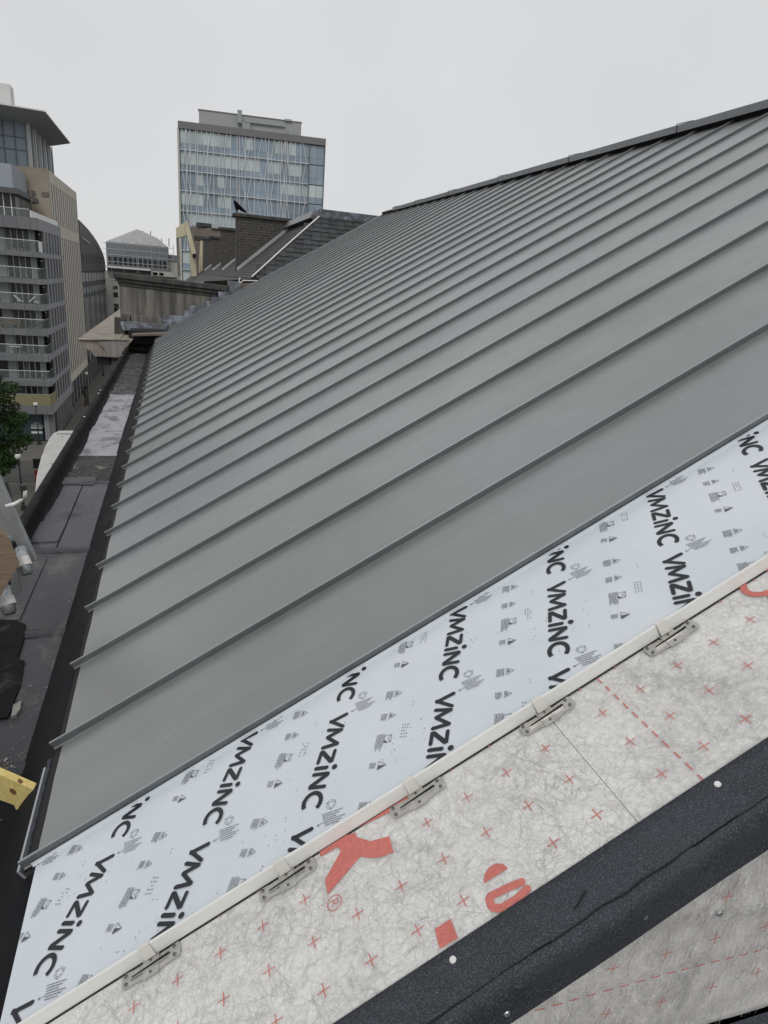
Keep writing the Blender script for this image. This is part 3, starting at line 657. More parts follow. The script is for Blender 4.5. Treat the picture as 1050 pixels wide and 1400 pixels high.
def nail(px,py,m,par,r=.0055,wall=False):
    if wall: c=atY(px,py,.5505); ax=Vector((0,-1,0)); a=Vector((1,0,0)); b=Vector((0,0,1))
    else: s,y=roofpx(px,py,-.0215); c=RP(s,y,-.0215); ax=NN; a=S; b=Vector((0,1,0))
    P=[c+(a*math.cos(t*math.pi/6)+b*math.sin(t*math.pi/6))*r for t in range(12)]; Q=[c+(p-c)*.75+ax*.002 for p in P]
    g=MB(); g.extr(None,P,Q); return g.build('nail_head',m,par)
nail(619,1312,M['white'],fs); nail(981,1072,M['white'],fs); nail(882,1253,M['steel'],fs,.0055,True)
nail(693,1386,M['steel'],fs,.0055,True)
g=MB()
for (s0,s1,y,dy,wd_) in ((.55,.98,.5625,.002,.0022),(.95,1.3,.5635,.001,.0026),(1.22,1.7,.5625,.003,.0022),(1.03,1.06,.582,.012,.0012)):
    n_=24; vs=[]
    for i in range(n_+1):
        t=i/n_; s_=s0+(s1-s0)*t; yy=y+dy*t+.003*noise.noise(Vector((s_*25,y*50,1))); w=wd_*math.sin(math.pi*t)*(1+.8*noise.noise(Vector((s_*40,2,y))))
        w*=.55; vs+=[RP(s_,yy-w,-.0212),RP(s_,yy,-.0185),RP(s_,yy+w,-.0212)]
    g.add(vs,[(3*i+k,3*i+k+3,3*i+k+4,3*i+k+1) for i in range(n_) for k in (0,1)])
g.build('crease_ridges',M['felt_crease_shade'],fs)  # crease shade is put into the ridge colour
# membrane-clad cheek below the strip
ck=thing('membrane_cheek',(1.2,.56,-1.0),'upright cheek clad in creased grey underlay with red crosses below the black strip','membrane')
g=MB(); ns,nz_=90,26; vs=[]
for i in range(ns+1):
    x=.1+2.2*i/ns; top=(RP(1,0,-.03)+S*((x-RP(1,0,-.03).x)/S.x)).z-.06; bot=-1.14
    for j in range(nz_+1):
        z=bot+(max(top,bot+.01)-bot)*j/nz_
        fold=.012*math.exp(-((z+.846+.02*math.sin(x*9)+.03*(x-.75))/.016)**2)+.004*math.exp(-((z+1.02-.05*math.sin(x*6))/.03)**2)+.0025*noise.noise(Vector((x*16,z*5,1)))+.004*noise.noise(Vector((x*4+z*6,z*3-x*2,7)))
        vs.append((x,.564-fold*.8,z))
g.add(vs,[(i*(nz_+1)+j,(i+1)*(nz_+1)+j,(i+1)*(nz_+1)+j+1,i*(nz_+1)+j+1) for i in range(ns) for j in range(nz_)])
g.build('cheek_sheet',M['membrane2'],ck,smooth=True)
fibres(lambda x,z:Vector((x,.5542,z)),.4,1.05,-1.13,-.72,3200,'surface_fibres',ck,.00024,True)
def wdecal(polys,name,m=None):
    g=MB(); 
    for k,p in enumerate(polys): g.poly([(x,.5535-.00003*(k%5),z) for x,z in p])
    return g.build(name,m or M['red'],ck)
for px,py in [(838,1324),(911,1304),(995,1226),(978,1283),(973,1350),(904,1370),(830,1386),(1047,1267),(1036,1330),(770,1340)]:
    p=atY(px,py,.5535); wdecal(cross((p.x,p.z),.0115,random.uniform(-.15,.15)),'printed_cross')
for k in range(26):
    x=.44+.0285*k; z=-.960-.045*max(0,x-.68)**1.1; x2=x+.0175; wdecal([stroke((x,z),(x2,z-.0004),.0026,.1)],'printed_dash')
nail(984,1249,M['steel'],ck,.0055,True)
g=MB(); g.prism([(.535,-1.15),(.5505,-1.15),(.5505,-1.128),(.535,-1.14)],'x',.05,2.4); g.build('base_flashing',M['felt'],ck)
fr=MB(); fr.box(.05,4.6,-6,.55,-1.2,-1.146); tag(fr.build('flat_roof',M['felt_dark']),kind='structure')

# ------------------------------------------------------------------ box gutter
gt=thing('box_gutter',(-.68,6,-1.62),'wide felt-lined box gutter with patched grey and black sheets beside the zinc eave','gutter')
GF=-1.62
def fillet_sheet(y0,y1,m,z,xl=-.853,xr=-.505,seed=0,th=.004):
    g=MB(); ny=max(6,int((y1-y0)*9)); nx=12; vs=[]
    for j in range(ny+1):
        for i in range(nx+1):
            x=xl+(xr-xl)*i/nx; y=y0+(y1-y0)*j/ny
            yy=y+(.012*noise.noise(Vector((x*9,y0*3,seed))) if j in(0,ny) else 0)
            vs.append((x,yy,z+.003*noise.noise(Vector((x*7,y*3,seed)))+(.0045 if j==0 else 0)))
    g.add(vs,[(j*(nx+1)+i,j*(nx+1)+i+1,(j+1)*(nx+1)+i+1,(j+1)*(nx+1)+i) for j in range(ny) for i in range(nx)])
    a=[(xl,y0,z),(xr,y0,z),(xr,y0,z-.006),(xl,y0,z-.006)]; g.add(a,[(0,1,2,3)])
    return g.build('felt_sheet',m,gt,smooth=True)
for i,(a,b,m) in enumerate([(-.5,2.02,'felt_dark'),(2.0,2.95,'felt_mid'),(2.93,3.95,'felt_mid'),(3.93,5.35,'felt_grey'),(5.33,6.2,'felt_moss'),(6.18,9.55,'felt_silver'),(9.5,12.2,'felt_moss'),(12.15,14.35,'felt_moss')]):
    fillet_sheet(a,b,M[m],GF+.0015*(8-i)+.012,seed=i)
# centre lap, small patches
random.seed(3)
g=MB(); g.box(-.70,-.694,3.95,5.5,GF+.018,GF+.0245); g.build('lap_edge',M['felt_dark'],gt)
for (x0,x1,y0,y1,m,rz) in [(-.85,-.70,4.1,4.45,'felt_grey',0),(-.83,-.73,3.75,3.87,'felt_mid',0),(-.85,-.62,5.3,5.5,'felt_mid',0),(-.79,-.73,3.1,3.85,'felt_mid',0),(-.78,-.6,8.3,8.9,'felt_silver',0),(-.70,-.53,7.2,7.9,'felt_silver',0)]:
    g=MB(); P=[]
    for a,b in ((x0,y0),(x1,y0),(x1,y1),(x0,y1)): P.append((a+random.uniform(-.01,.01),b+random.uniform(-.02,.02)))
    zz=GF+.012+.0015*(8-[j for j,q in enumerate((-.5,2.0,2.93,3.93,5.33,6.18,9.5,12.15)) if q<=y0][-1])+.0065; g.prism(P,'z',GF+.010,zz+random.random()*.001); g.build('felt_patch',M[m],gt)
# cross laps (slightly raised dark ridges)
for y,w_ in ((2.02,.05),(2.95,.045),(3.95,.05),(5.34,.03),(9.52,.03)):
    g=MB(); n=14; vs=[]
    for i in range(n+1):
        x=-.853+.35*i/n; d=.018*noise.noise(Vector((x*8,y,4)))
        for (a,h) in ((-.02,.012),(-.018,.026),(w_*.4,.031),(w_,.026),(w_+.005,.012)): vs.append((x,y+a+d,GF+h))
    g.add(vs,[(i*5+k,(i+1)*5+k,(i+1)*5+k+1,i*5+k+1) for i in range(n) for k in range(4)]); g.build('lap_ridge',M['felt_mid'] if y<4 else M['felt_grey'],gt,smooth=True)
# upstand along the street edge
g=MB(); ny=70; prof=[(-.80,GF+.008),(-.845,GF+.022),(-.866,GF+.05),(-.874,GF+.11),(-.885,GF+.124),(-.905,GF+.13),(-.93,GF+.126),(-.944,GF+.10),(-.946,GF-.25)]
vs=[]
for j in range(ny+1):
    y=-.5+14.9*j/ny
    for k,(x,z) in enumerate(prof):
        a=.006*noise.noise(Vector((y*2.2,k*.5,0)))+.003*noise.noise(Vector((y*9,k,3))); vs.append((x+a*(1 if 1<=k<=7 else 0),y,z+(a if 1<=k<=7 else 0)))
K=len(prof); g.add(vs,[(j*K+k,(j+1)*K+k,(j+1)*K+k+1,j*K+k+1) for j in range(ny) for k in range(K-1)]); g.build('street_upstand',M['felt_dark'],gt,smooth=True)
# rough fascia side under the zinc eave
g=MB(); prof=[(-.56,GF+.008),(-.52,GF+.018),(-.495,GF+.045),(-.47,GF+.10),(-.435,GF+.16),(-.41,GF+.20),(-.385,GF+.235),(-.33,GF+.245)]
vs=[]
for j in range(ny+1):
    y=-.5+14.9*j/ny
    for k,(x,z) in enumerate(prof):
        a=.006*noise.noise(Vector((y*3,k*.5,8))); vs.append((x+a,y,z+a*.5))
K=len(prof); g.add(vs,[(j*K+k,(j+1)*K+k,(j+1)*K+k+1,j*K+k+1) for j in range(ny) for k in range(K-1)]); g.build('fascia_dressing',M['felt_dark'],gt,smooth=True)
# grit, leaf litter and flakes lying in the gutter
rd=random.Random(23); g=MB(); g2=MB()
for k in range(620):
    y=rd.choice((rd.uniform(9.6,14.2),rd.uniform(5.4,6.2),rd.uniform(1.3,3.0),rd.uniform(2,14),rd.gauss(2.05,.05),rd.gauss(9.6,.08))); x=rd.uniform(-.84,-.5); r_=rd.uniform(.002,.007)*(.8 if y<9 else 1.6); a=rd.uniform(0,6.28); z=GF+.03
    p=[Vector((x+r_*math.cos(a+t)*rd.uniform(.5,1.2),y+r_*math.sin(a+t)*rd.uniform(.5,1.6),z+rd.uniform(0,.004))) for t in (0,1.4,2.9,4.4)]
    (g if rd.random()<.55 else g2).poly(p)
o=g.build('gutter_grit',M['felt_silver'],gt); o['kind']='stuff'; o=g2.build('gutter_litter',M['board'],gt); o['kind']='stuff'
# torn flap and pooled bitumen at the near end
pp=[(35,853),(32,874),(24,900),(33.5,903),(27,938),(24,946),(20,955),(16,970),(10,980),(-40,986),(-60,880),(-30,845),(20,848)]
q=[atZ(x,y,GF+.034) for x,y in pp]; g=MB(); g.prism([(p.x,p.y) for p in q],'z',GF+.012,GF+.034); g.build('bitumen_pool',M['pool'],gt)
g=MB(); q=[atZ(x,y,GF+.037) for x,y in ((18,963),(29,957),(28,968),(22,976),(15,979))]; g.prism([(p.x,p.y) for p in q],'z',GF+.02,GF+.0355) ; g.build('pale_scrap',M['cornice2'],gt)
for y in (2.6,8.8,9.05,12.9,7.35):
    g=MB(); g.ball((-.905 if y>4 else -.83,y,GF+.135 if y>4 else GF+.05),.012,6,4,.4); g.build('droplet_mark',M['white'] if y>4 else M['dark'],gt)

# yellow batten lying in the gutter
bt=thing('timber_batten',(-.6,1.78,-1.5),'yellow treated pine batten with a knot and splintered lower edge, lying across the near gutter','timber')
up=Vector((0,0,1))
A1=atZ(56,1073,-1.42); A0=A1+(atZ(-40,1031,-1.42)-A1).normalized()*.62; F1=atZ(53,1083,-1.432); F0=F1+(A0-A1)
dr=Vector((0,0,-.074)); d=(A0-A1).normalized(); pn=(F1-A1).normalized()
MB().hexa([F1+dr,F0+dr,A0+dr,A1+dr],[F1,F0,A0,A1]).build('batten_body',M['pine'],bt,bev=.002)
g=MB(); q=[(0,0),(.035,-.022),(.04,-.004),(.075,-.012),(.10,-.02),(.105,-.006),(.15,-.010),(.2,-.016),(.26,-.006),(.4,-.012),(.6,-.004)]
for k in range(len(q)-1):
    p0=F1+dr+d*(.004+q[k][0]); p1=F1+dr+d*(.004+q[k+1][0]); o0=Vector((0,0,-.012+q[k][1])); o1=Vector((0,0,-.012+q[k+1][1]))
    b_=Vector((.004,.02,0)); g.hexa([p0+o0,p1+o1,p1+o1+b_,p0+o0+b_],[p0-dr*.02,p1-dr*.02,p1-dr*.02+b_,p0-dr*.02+b_])
g.build('splintered_edge',M['pine'],bt)
fn=d.cross(up).normalized(); fn=fn if fn.y<0 else -fn
c=F1+d*.105+Vector((0,0,-.040))+fn*.0005; P=[c+d*(.013*math.cos(t*math.pi/7))+up*(.010*math.sin(t*math.pi/7)) for t in range(14)]; g=MB(); g.extr(None,P,[p+fn*.0012 for p in P]); g.build('knot',M['knot'],bt)
c=A1+d*.075+pn*.014+up*.0003; P=[c+d*(.010*math.cos(t*math.pi/4))+pn*(.005*math.sin(t*math.pi/4)) for t in range(8)]; g=MB(); g.extr(None,P,[p+up*.0025 for p in P]); g.build('knot',M['knot'],bt)

# ------------------------------------------------------------------ scaffold corner at the left edge (plane about 2.7 m away)
sf=thing('scaffold_bracket',(-.8,2.8,-1.5),'galvanised scaffold bars with white capped couplers at the left edge over the gutter','scaffold')
def sp(px,py,Y=2.8): return atY(px,py,Y)
def flat(p,q,w,t,m,name):
    p=Vector(p); q=Vector(q); d=(q-p).normalized(); s_=d.cross(Vector((0,1,0))).normalized()*w/2; n_=Vector((0,t,0))
    return MB().hexa([p-s_,q-s_,q+s_,p+s_],[p-s_+n_,q-s_+n_,q+s_+n_,p+s_+n_]).build(name,m,sf,bev=.002)
flat(sp(-16,640),sp(42,768),.044,.03,M['steel'],'diagonal_bar')
flat(sp(8,740,2.83),sp(24,812,2.83),.03,.02,M['steel'],'diagonal_bar')
flat(sp(-12,690,2.86),sp(12,742,2.86),.05,.02,M['steel'],'bracket_plate')
flat(sp(6,660,2.9),sp(28,735,2.9),.012,.03,M['lamp'],'dark_bar')
pts=[sp(8,692,2.75),sp(20,689,2.75),sp(30,684,2.75),sp(34,679,2.75),sp(34.5,672,2.75),sp(32,668,2.75)]; MB().tube(pts,.0075,8).build('white_hook',M['white'],sf,smooth=True)
MB().tube([sp(32,670,2.75),sp(31,663,2.75)],.012,8).build('hook_sleeve',M['lamp'],sf)
for (px,py,r) in ((32,768,.024),(9,822,.028)):
    c=sp(px,py,2.7); e=c+Vector((.012,-.02,-.045)); o_=MB().tube([c+Vector((-.015,.05,.035)),c,e],[r*.95,r,r*.9],12).build('tube_end',M['steel'],sf,smooth=True)
    MB().tube([c+Vector((-.006,.01,.012)),c+Vector((.006,-.01,-.016))],[r*1.14,r*1.2],10).build('white_cap',M['wrap'],o_)
    MB().tube([e+Vector((0,0,.001)),e+Vector((.001,-.002,-.004))],r*.66,10).build('tube_bore',M['dark'],o_)
P=[sp(-20,716,2.62),sp(12,735,2.62),sp(27,770,2.62),sp(-5,827,2.62),sp(-20,836,2.62)]
tb=thing('scaffold_board',sp(0,780,2.7),'weathered brown scaffold board end poking in at the left edge','board')
MB().extr(None,P,[p+Vector((-.02,.05,.01)) for p in P]).build('board_end',M['board'],tb,bev=.003)

# ------------------------------------------------------------------ bowed canopy below the gutter
ca=thing('bowed_canopy',(-1.4,10,-2.65),'pale painted bowed hood projecting from the facade just below the gutter','canopy')
pts=[(-.95,6.6),(-1.35,7.3),(-1.62,8.3),(-1.735,9.1),(-1.825,9.97),(-1.875,10.6),(-1.90,11.15),(-1.895,11.5),(-1.84,11.7),(-.95,11.75)]
g=MB(); g.prism(pts,'z',-2.75,-2.6); g.build('hood_top',M['paint'],ca,bev=.015)
ins=[(-.95+(x+.95)*.94,9.5+(y-9.5)*.96) for x,y in pts]; g=MB(); g.prism(ins,'z',-3.3,-2.752); g.build('hood_side',M['paint'],ca)
g=MB(); g.box(-1.83,-.96,11.42,11.436,-2.6,-2.592); g.build('joint_roll',M['coping'],ca)
for x,y in ((-1.73,11.25),(-1.6,11.0),(-1.55,10.4),(-1.62,9.6)):
    g=MB(); g.ball((x,y,-2.598),.02,6,4,.2); g.build('bolt_mark',M['coping'],ca)

# ------------------------------------------------------------------ far gable parapet and stone cornice
PY=15.75; sc=PY/14.4
def A(px,py,Y=PY): return atY(px,py,Y)
pw=thing('gable_parapet',(0,PY+.2,-1),'sooty rendered parapet wall with moulded dark coping closing the far end of the roof','wall')
def slab(pts,y0,y1): return MB().extr(None,[Vector((p.x,y0,p.z)) for p in pts],[Vector((p.x,y1,p.z)) for p in pts])
slab([A(163,385),A(316,402),A(316,425),A(240,470),A(171,475),A(165,440)],PY,PY+.35).build('wall_face',M['render'],pw)
for i,(t,b,ov) in enumerate((((155,372.5),(155,379),.12),((157,379.5),(158,384.5),.07),((161,385),(162,390),.03))):
    r1,r2={0:((319,392),(319,399)),1:((319,399.5),(319,404)),2:((317,404.5),(317,408))}[i]
    slab([A(*t),A(*r1),A(*r2),A(*b)],PY-ov,PY+.4+ov*.5).build('coping_course',M['coping'],pw,bev=.012)
slab([A(157.5,433),A(172,436),A(172,457),A(157.5,455)],PY-.25,PY+.1).build('corner_pier',M['coping'],pw,bev=.01)
slab([A(165,428),A(178,430),A(178,446),A(165,444)],PY-.12,PY-.0).build('plinth_block',M['render'],pw,bev=.01)
slab([A(179,430),A(222,434),A(222,446),A(179,442)],PY-.05,PY+.0).build('plinth_block',M['render'],pw,bev=.01)
# lead soakers stepping up beside the verge
steps=[((165,438),(230,443),(226,453),(169,450)),((222,430),(252,432),(250,448),(222,450)),((252,424),(262,425),(262,444),(250,449)),((259,417),(280,419),(279,434),(259,446)),((279,411),(290,412),(290,428),(279,435)),((289,405),(302,407),(303,421),(289,428)),((298,398),(306,399),(307,420),(299,424)),((306,397),(318,398),(320,412),(306,419))]
for i,q4 in enumerate(steps):
    slab([A(*p) for p in q4],PY-.30 if i==0 else PY-.06-.006*i,PY-.02 if i==0 else PY-.05-.006*i+.004).build('lead_soaker',M['lead'],pw,bev=.003)
slab([A(313,384),A(329,386),A(329,403),A(313,400)],PY-.16,PY+.45).build('lead_cap',M['lead'],pw,bev=.01)
slab([A(329,388),A(362,386),A(352,396),(A(320,414))],PY-.02,PY+.3).build('wall_stub',M['brown'],pw)
random.seed(5)
for i in range(26):  # mortar and broken tile fillet along the verge
    t=i/25; p=A(232+(318-232)*t,451+(408-451)*t,PY-.1); L=random.uniform(.03,.06)
    g=MB(); h_=random.uniform(.02,.05); g.hexa([p+Vector((-L,-.05,-.03)),p+Vector((L,-.05,-.01)),p+Vector((L,.05,-.01)),p+Vector((-L,.05,-.03))],[p+Vector((-L*.8,-.04,h_*.6)),p+Vector((L*.7,-.04,h_)),p+Vector((L*.8,.05,h_*.8)),p+Vector((-L,.05,h_*.5))]); g.build('mortar_lump',M['cornice'] if i%3 else M['cream'],pw)
# dark recess and beam closing the gutter end
gb=thing('gutter_end_beam',(-.5,14.6,-1.3),'dark timber beam and recess closing the far end of the gutter','beam')
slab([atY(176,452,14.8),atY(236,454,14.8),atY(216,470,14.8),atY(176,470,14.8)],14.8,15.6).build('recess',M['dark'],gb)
slab([atY(180,457,14.5),atY(233,455,14.5),atY(228,459,14.5),atY(180,460,14.5)],14.5,14.8).build('beam',M['brown'],gb,bev=.01)
# stone cornice, end cut towards the camera
cn=thing('stone_cornice',(-1.4,20,-1.5),'weathered beige stone cornice with a moulded cut end, projecting over the street beyond the gutter','cornice')
CY=14.4
prof=[(-1.79,-1.40),(-1.78,-1.43),(-1.66,-1.47),(-1.64,-1.56),(-1.56,-1.60),(-1.52,-1.70),(-1.02,-1.70),(-.80,-1.36),(-1.0,-1.352)]
MB().prism(prof,'y',CY,CY+8).build('cornice_moulding',M['cornice'],cn)
y=CY
for L in (1.5,1.3,1.6,1.9,1.7,2.2,2.6):
    g=MB(); g.hexa([(-1.80,y+.015,-1.405),(-1.02,y+.015,-1.38),(-1.02,y+L,-1.38),(-1.80,y+L,-1.405)],[(-1.80,y+.015,-1.385),(-1.02,y+.015,-1.335),(-1.02,y+L,-1.335),(-1.80,y+L,-1.385)]); g.build('cornice_slab',M['cornice'],cn,bev=.006); y+=L
MB().prism([(-1.80,-1.395),(-.86,-1.36),(-.86,-1.345),(-1.80,-1.382)],'y',CY-.06,CY+.012).build('front_slab',M['cornice'],cn,bev=.004)
g=MB(); pr=[(-1.42,-1.41),(-.82,-1.375),(-1.03,-1.70),(-1.28,-1.70),(-1.29,-1.60),(-1.34,-1.52),(-1.40,-1.48)]; g.prism(pr,'y',CY-.05,CY-.002); g.build('end_block',M['cornice2'],cn,bev=.006)
MB().box(-1.48,-1.24,CY+.1,CY+.5,-1.88,-1.705).build('bracket',M['dark'],cn)
MB().box(-1.22,-.98,CY+.1,CY+.5,-1.80,-1.705).build('bracket',M['coping'],cn)
nb=thing('neighbour_terrace',(0,35,GZ),'long terrace beyond the gable parapet, its wall under the stone cornice','building')
MB().box(-1.0,1.85,PY+.5,60,GZ,-1.2).build('wall',M['cornice'],nb)
MB().box(-.98,1.0,14.32,PY+.5,GZ,-1.72).build('wall',M['cornice2'],nb)

# ------------------------------------------------------------------ slate roof beyond with hip end
sr=thing('slate_roof',(3.5,20,0),'old slate roof with a hipped end seen over the zinc verge, pale taped hip line','roof')
HB=Vector((1.70,15.95,-.03)); HT=Vector((3.62,17.75,1.60)); RX=8.0
MB().add([HB+Vector((-.9,0,-.76)),HT,(3.62,60,1.6),(HB.x-.9,60,HB.z-.76),HB],[(4,1,2,3)]).build('west_slope',M['slate_w'],sr)
# courses of the west slope (thin steps)
g=MB(); nrow=24
for i in range(nrow):
    t0=i/nrow; t1=(i+1)/nrow; a=HB.lerp(HT,t0); b=HB.lerp(HT,t1)
    up=Vector((-.03,0,.03))
    g.hexa([(a.x,a.y,a.z),(b.x,b.y,b.z),(b.x,58,b.z),(a.x,58,a.z)],[(a.x,a.y,a.z+.03),(b.x,b.y,b.z+.01),(b.x,58,b.z+.01),(a.x,58,a.z+.03)])
o=g.build('slate_course',M['slate_w'],sr); o['kind']='stuff'
# hip end
MB().add([HB,(RX+2,15.95,-.03),(RX+2,17.75,1.60),HT],[(0,1,2,3)]).build('hip_deck',M['dark'],sr)
g=MB(); sw,shh=.20,.30
sm=MB().hexa([(0,0,0),(sw,0,0),(sw,shh,0),(0,shh,0)],[(0,0,.014),(sw,0,.012),(sw,shh,.004),(0,shh,.004)]).mesh('slate',M['slate'])
sl_len=math.hypot(1.8,1.63); ang=math.atan2(1.63,1.8); cnt=0
for r_ in range(15):
    t=r_/15; y=15.95+1.8*t; z=-.03+1.63*t; xs=1.70+1.92*t
    x=xs+(.0 if r_%2 else .1)
    while x<6.6 and cnt<295:
        # only the courses that rise above the zinc roof
        if z>(x-X0)*math.tan(TH)+Z0-.25:
            inst('slate',sm,sr,Vector((x,y,z))-Vector(sr.location)+Vector((0,-.02,.012)),(ang-.05+random.uniform(-.015,.015),random.uniform(-.02,.02),random.uniform(-.012,.012)),(random.uniform(.93,.985),1,random.uniform(.8,1.5))); cnt+=1
        x+=sw
MB().tube([HB+Vector((0,-.02,.05)),HB.lerp(HT,.5)+Vector((0,0,.06)),HT+Vector((0,0,.05))],.017,6).build('hip_tape',M['white'],sr)
MB().hexa([(3.45,17.65,1.55),(9,17.65,1.55),(9,18.1,1.55),(3.45,18.1,1.55)],[(3.5,17.62,1.74),(9,17.62,1.70),(9,18.1,1.72),(3.5,18.1,1.76)]).build('ridge_lead',M['lead'],sr,bev=.01)
MB().hexa([(3.3,17.8,1.52),(3.75,17.8,1.52),(3.75,58,1.52),(3.3,58,1.52)],[(3.4,17.8,1.70),(3.8,17.8,1.74),(3.8,58,1.74),(3.4,58,1.70)]).build('ridge_lead',M['cap'],sr)
# party walls (chimney-like) rising through the slope
lbls=['tallest nearest brick party wall with the crow on it','second brick party wall from the crow, stepping back along the slate roof','third brick party wall back along the slate roof','furthest brick party wall beside the cream frame']
for (Y,zt,lab,xe) in ((22,1.80,lbls[0],8),(29,1.8,lbls[1],4.2),(36,1.79,lbls[2],4.2),(45,2.10,lbls[3],4.2)):
    p_=thing('party_wall',(1.88,Y,-.1),lab,'brick wall','brick party walls along the slate roof')
    MB().box(1.88,xe,Y,Y+.45,-.6,zt-.1).build('brickwork',M['brick'],p_)
    MB().box(1.78,xe+.1,Y-.08,Y+.55,zt-.1,zt).build('coping',M['coping'],p_,bev=.02)
    a=HB.x; z_=lambda x:HB.z+(x-HB.x)*.849
    MB().hexa([(1.9,Y-.12,z_(1.9)+.0),(3.7,Y-.12,z_(3.7)),(3.7,Y-.002,z_(3.7)),(1.9,Y-.002,z_(1.9))],[(1.9,Y-.12,z_(1.9)+.06),(3.7,Y-.12,z_(3.7)+.06),(3.7,Y-.002,z_(3.7)+.13),(1.9,Y-.002,z_(1.9)+.13)]).build('lead_flashing',M['trim'],p_)
# crow
cw=thing('crow',(1.9,22.2,1.8),'black crow perched on the near corner of the tallest brick party wall','bird')
me=bpy.data.meshes.new('body'); vs=[(0,0,.16),(.06,0,.20),(-.03,0,.26),(-.055,0,.33),(-.10,0,.34),(.18,0,.11),(.30,0,.045),(.0,.03,.08),(.0,-.03,.08),(0,.03,.0),(0,-.03,.0)]
es=[(0,1),(0,2),(2,3),(3,4),(1,5),(5,6),(0,7),(0,8),(7,9),(8,10)]; me.from_pydata(vs,es,[]); me.materials.append(M['crow'])
o=bpy.data.objects.new('body',me); col.objects.link(o); o.parent=cw
o.modifiers.new('skin','SKIN'); me.skin_vertices.new() if not me.skin_vertices else None
rr=[.085,.08,.06,.048,.012,.05,.022,.018,.018,.008,.008]
for i,v in enumerate(me.skin_vertices[0].data): v.radius=(rr[i],rr[i]); v.use_root=(i==0)
mm=o.modifiers.new('sub','SUBSURF'); mm.levels=1; mm.render_levels=2
MB().hexa([(1.9+.02,22.12,1.98),(1.9+.26,22.15,1.84),(1.9+.26,22.25,1.84),(1.9+.02,22.28,1.98)],[(1.9+.0,22.13,2.05),(1.9+.28,22.17,1.86),(1.9+.28,22.23,1.86),(1.9,22.27,2.05)]).build('folded_wing',M['crow'],cw,bev=.01)

# cream frame, brown stack behind
cf=thing('cream_frame',(.8,48,-.5),'cream angular rendered frame standing up beyond the parapet in front of the glass tower','frame')
def fr2(pts,Y0_,Y1_,m,name,par): return slab([atY(*p,48) for p in pts],Y0_,Y1_).build(name,m,par,bev=.02)
fr2([(240.5,312),(254,303),(257,308),(257,322),(245,325),(241,326)],47.9,48.8,M['cream'],'lintel',cf)
fr2([(254,303),(257,303.5),(268,347),(266,350),(263,350),(254,318)],47.7,48.3,M['cream'],'raking_beam',cf)
fr2([(241,326),(245,325),(247,378),(243,378)],47.95,48.8,M['render'],'left_post',cf)
fr2([(259,352),(262,325),(268,350),(269,378),(262,378)],48.0,48.8,M['cream'],'right_post',cf)
fr2([(263,347),(268,347),(268,353),(263,353)],47.6,47.75,M['dark'],'beam_end',cf)
bs=thing('brown_stack',(2,52,0),'brown rendered chimney stack with dark capping behind the brick party walls','chimney')
slab([atY(255,309,52),atY(302,314,52),atY(302,380,52),atY(268,380,52)],52,53.5).build('stack',M['brown'],bs)
slab([atY(269,304,52),atY(290,306,52),atY(290,310,52),atY(269,310,52)],51.9,53.5).build('cap',M['coping'],bs)
slab([atY(289,307,52),atY(302,309,52),atY(302,313,52),atY(289,312,52)],51.8,53.4).build('cap',M['steel'],bs)
slab([atY(266,322,50),atY(290,325,50),atY(290,330,50),atY(266,328,50)],50,51).build('stone_cap',M['coping'],bs)
slab([atY(274,329,50),atY(277,329,50),atY(277,378,50),atY(271,378,50)],50,50.5).build('pier',M['cream'],bs)
rf=thing('guard_rail',(1.6,15.9,0),'small white rail frame at the foot of the taped hip line','rail')
for a,b in (((326,389),(328,379)),((326,388),(333,383.5)),((333,383.5),(363,384)),((363,384),(360,379))): MB().tube([atY(*a,15.85),atY(*b,15.85)],.013,6).build('rail_bar',M['white'],rf)

# ------------------------------------------------------------------ grey apartment building with balconies
GX,GY=-12.6,77.5
gbd=thing('apartment_building',(-17,85,GZ),'grey panelled apartment building with glazed corner balconies across the street','building')
sl=[(2.85,3.95),(.30,.80),(-2.27,-1.78),(-4.82,-4.27),(-7.34,-6.74),(-9.95,-9.34),(-12.5,-11.97),(-15.5,-14.54)]
XL=-24
def B(x0,x1,y0,y1,z0,z1,m,name,par,bev=0): return MB().box(x0,x1,y0,y1,z0,z1).build(name,m,par,bev=bev)
for i,(b_,t_) in enumerate(sl):
    xx=XL; step=1.2
    while xx<GX-.01:   # front edge panels
        x1=min(xx+step,GX); B(xx+.01,x1-.01,GY,GY+.3,b_,t_,M['gb_slab'],'fascia_panel',gbd); xx=x1
    B(XL,GX-.004,GY+.304,93,b_+.03,t_-.03,M['gb_back'],'floor_slab',gbd)
    B(GX-.28,GX+.0,GY+.304,81.2,b_,t_,M['gb_pier'],'fascia_panel',gbd)
    B(GX-.28,GX+.0,81.21,93,b_,t_,M['gb_pier'],'fascia_panel',gbd)
B(XL,GX-.12,81.4,92.9,GZ,2.8,M['dome_wall'],'core',gbd)
pane=MB().box(0,.02,0,1.25,0,1).mesh('window_pane',M['glass_dark'])
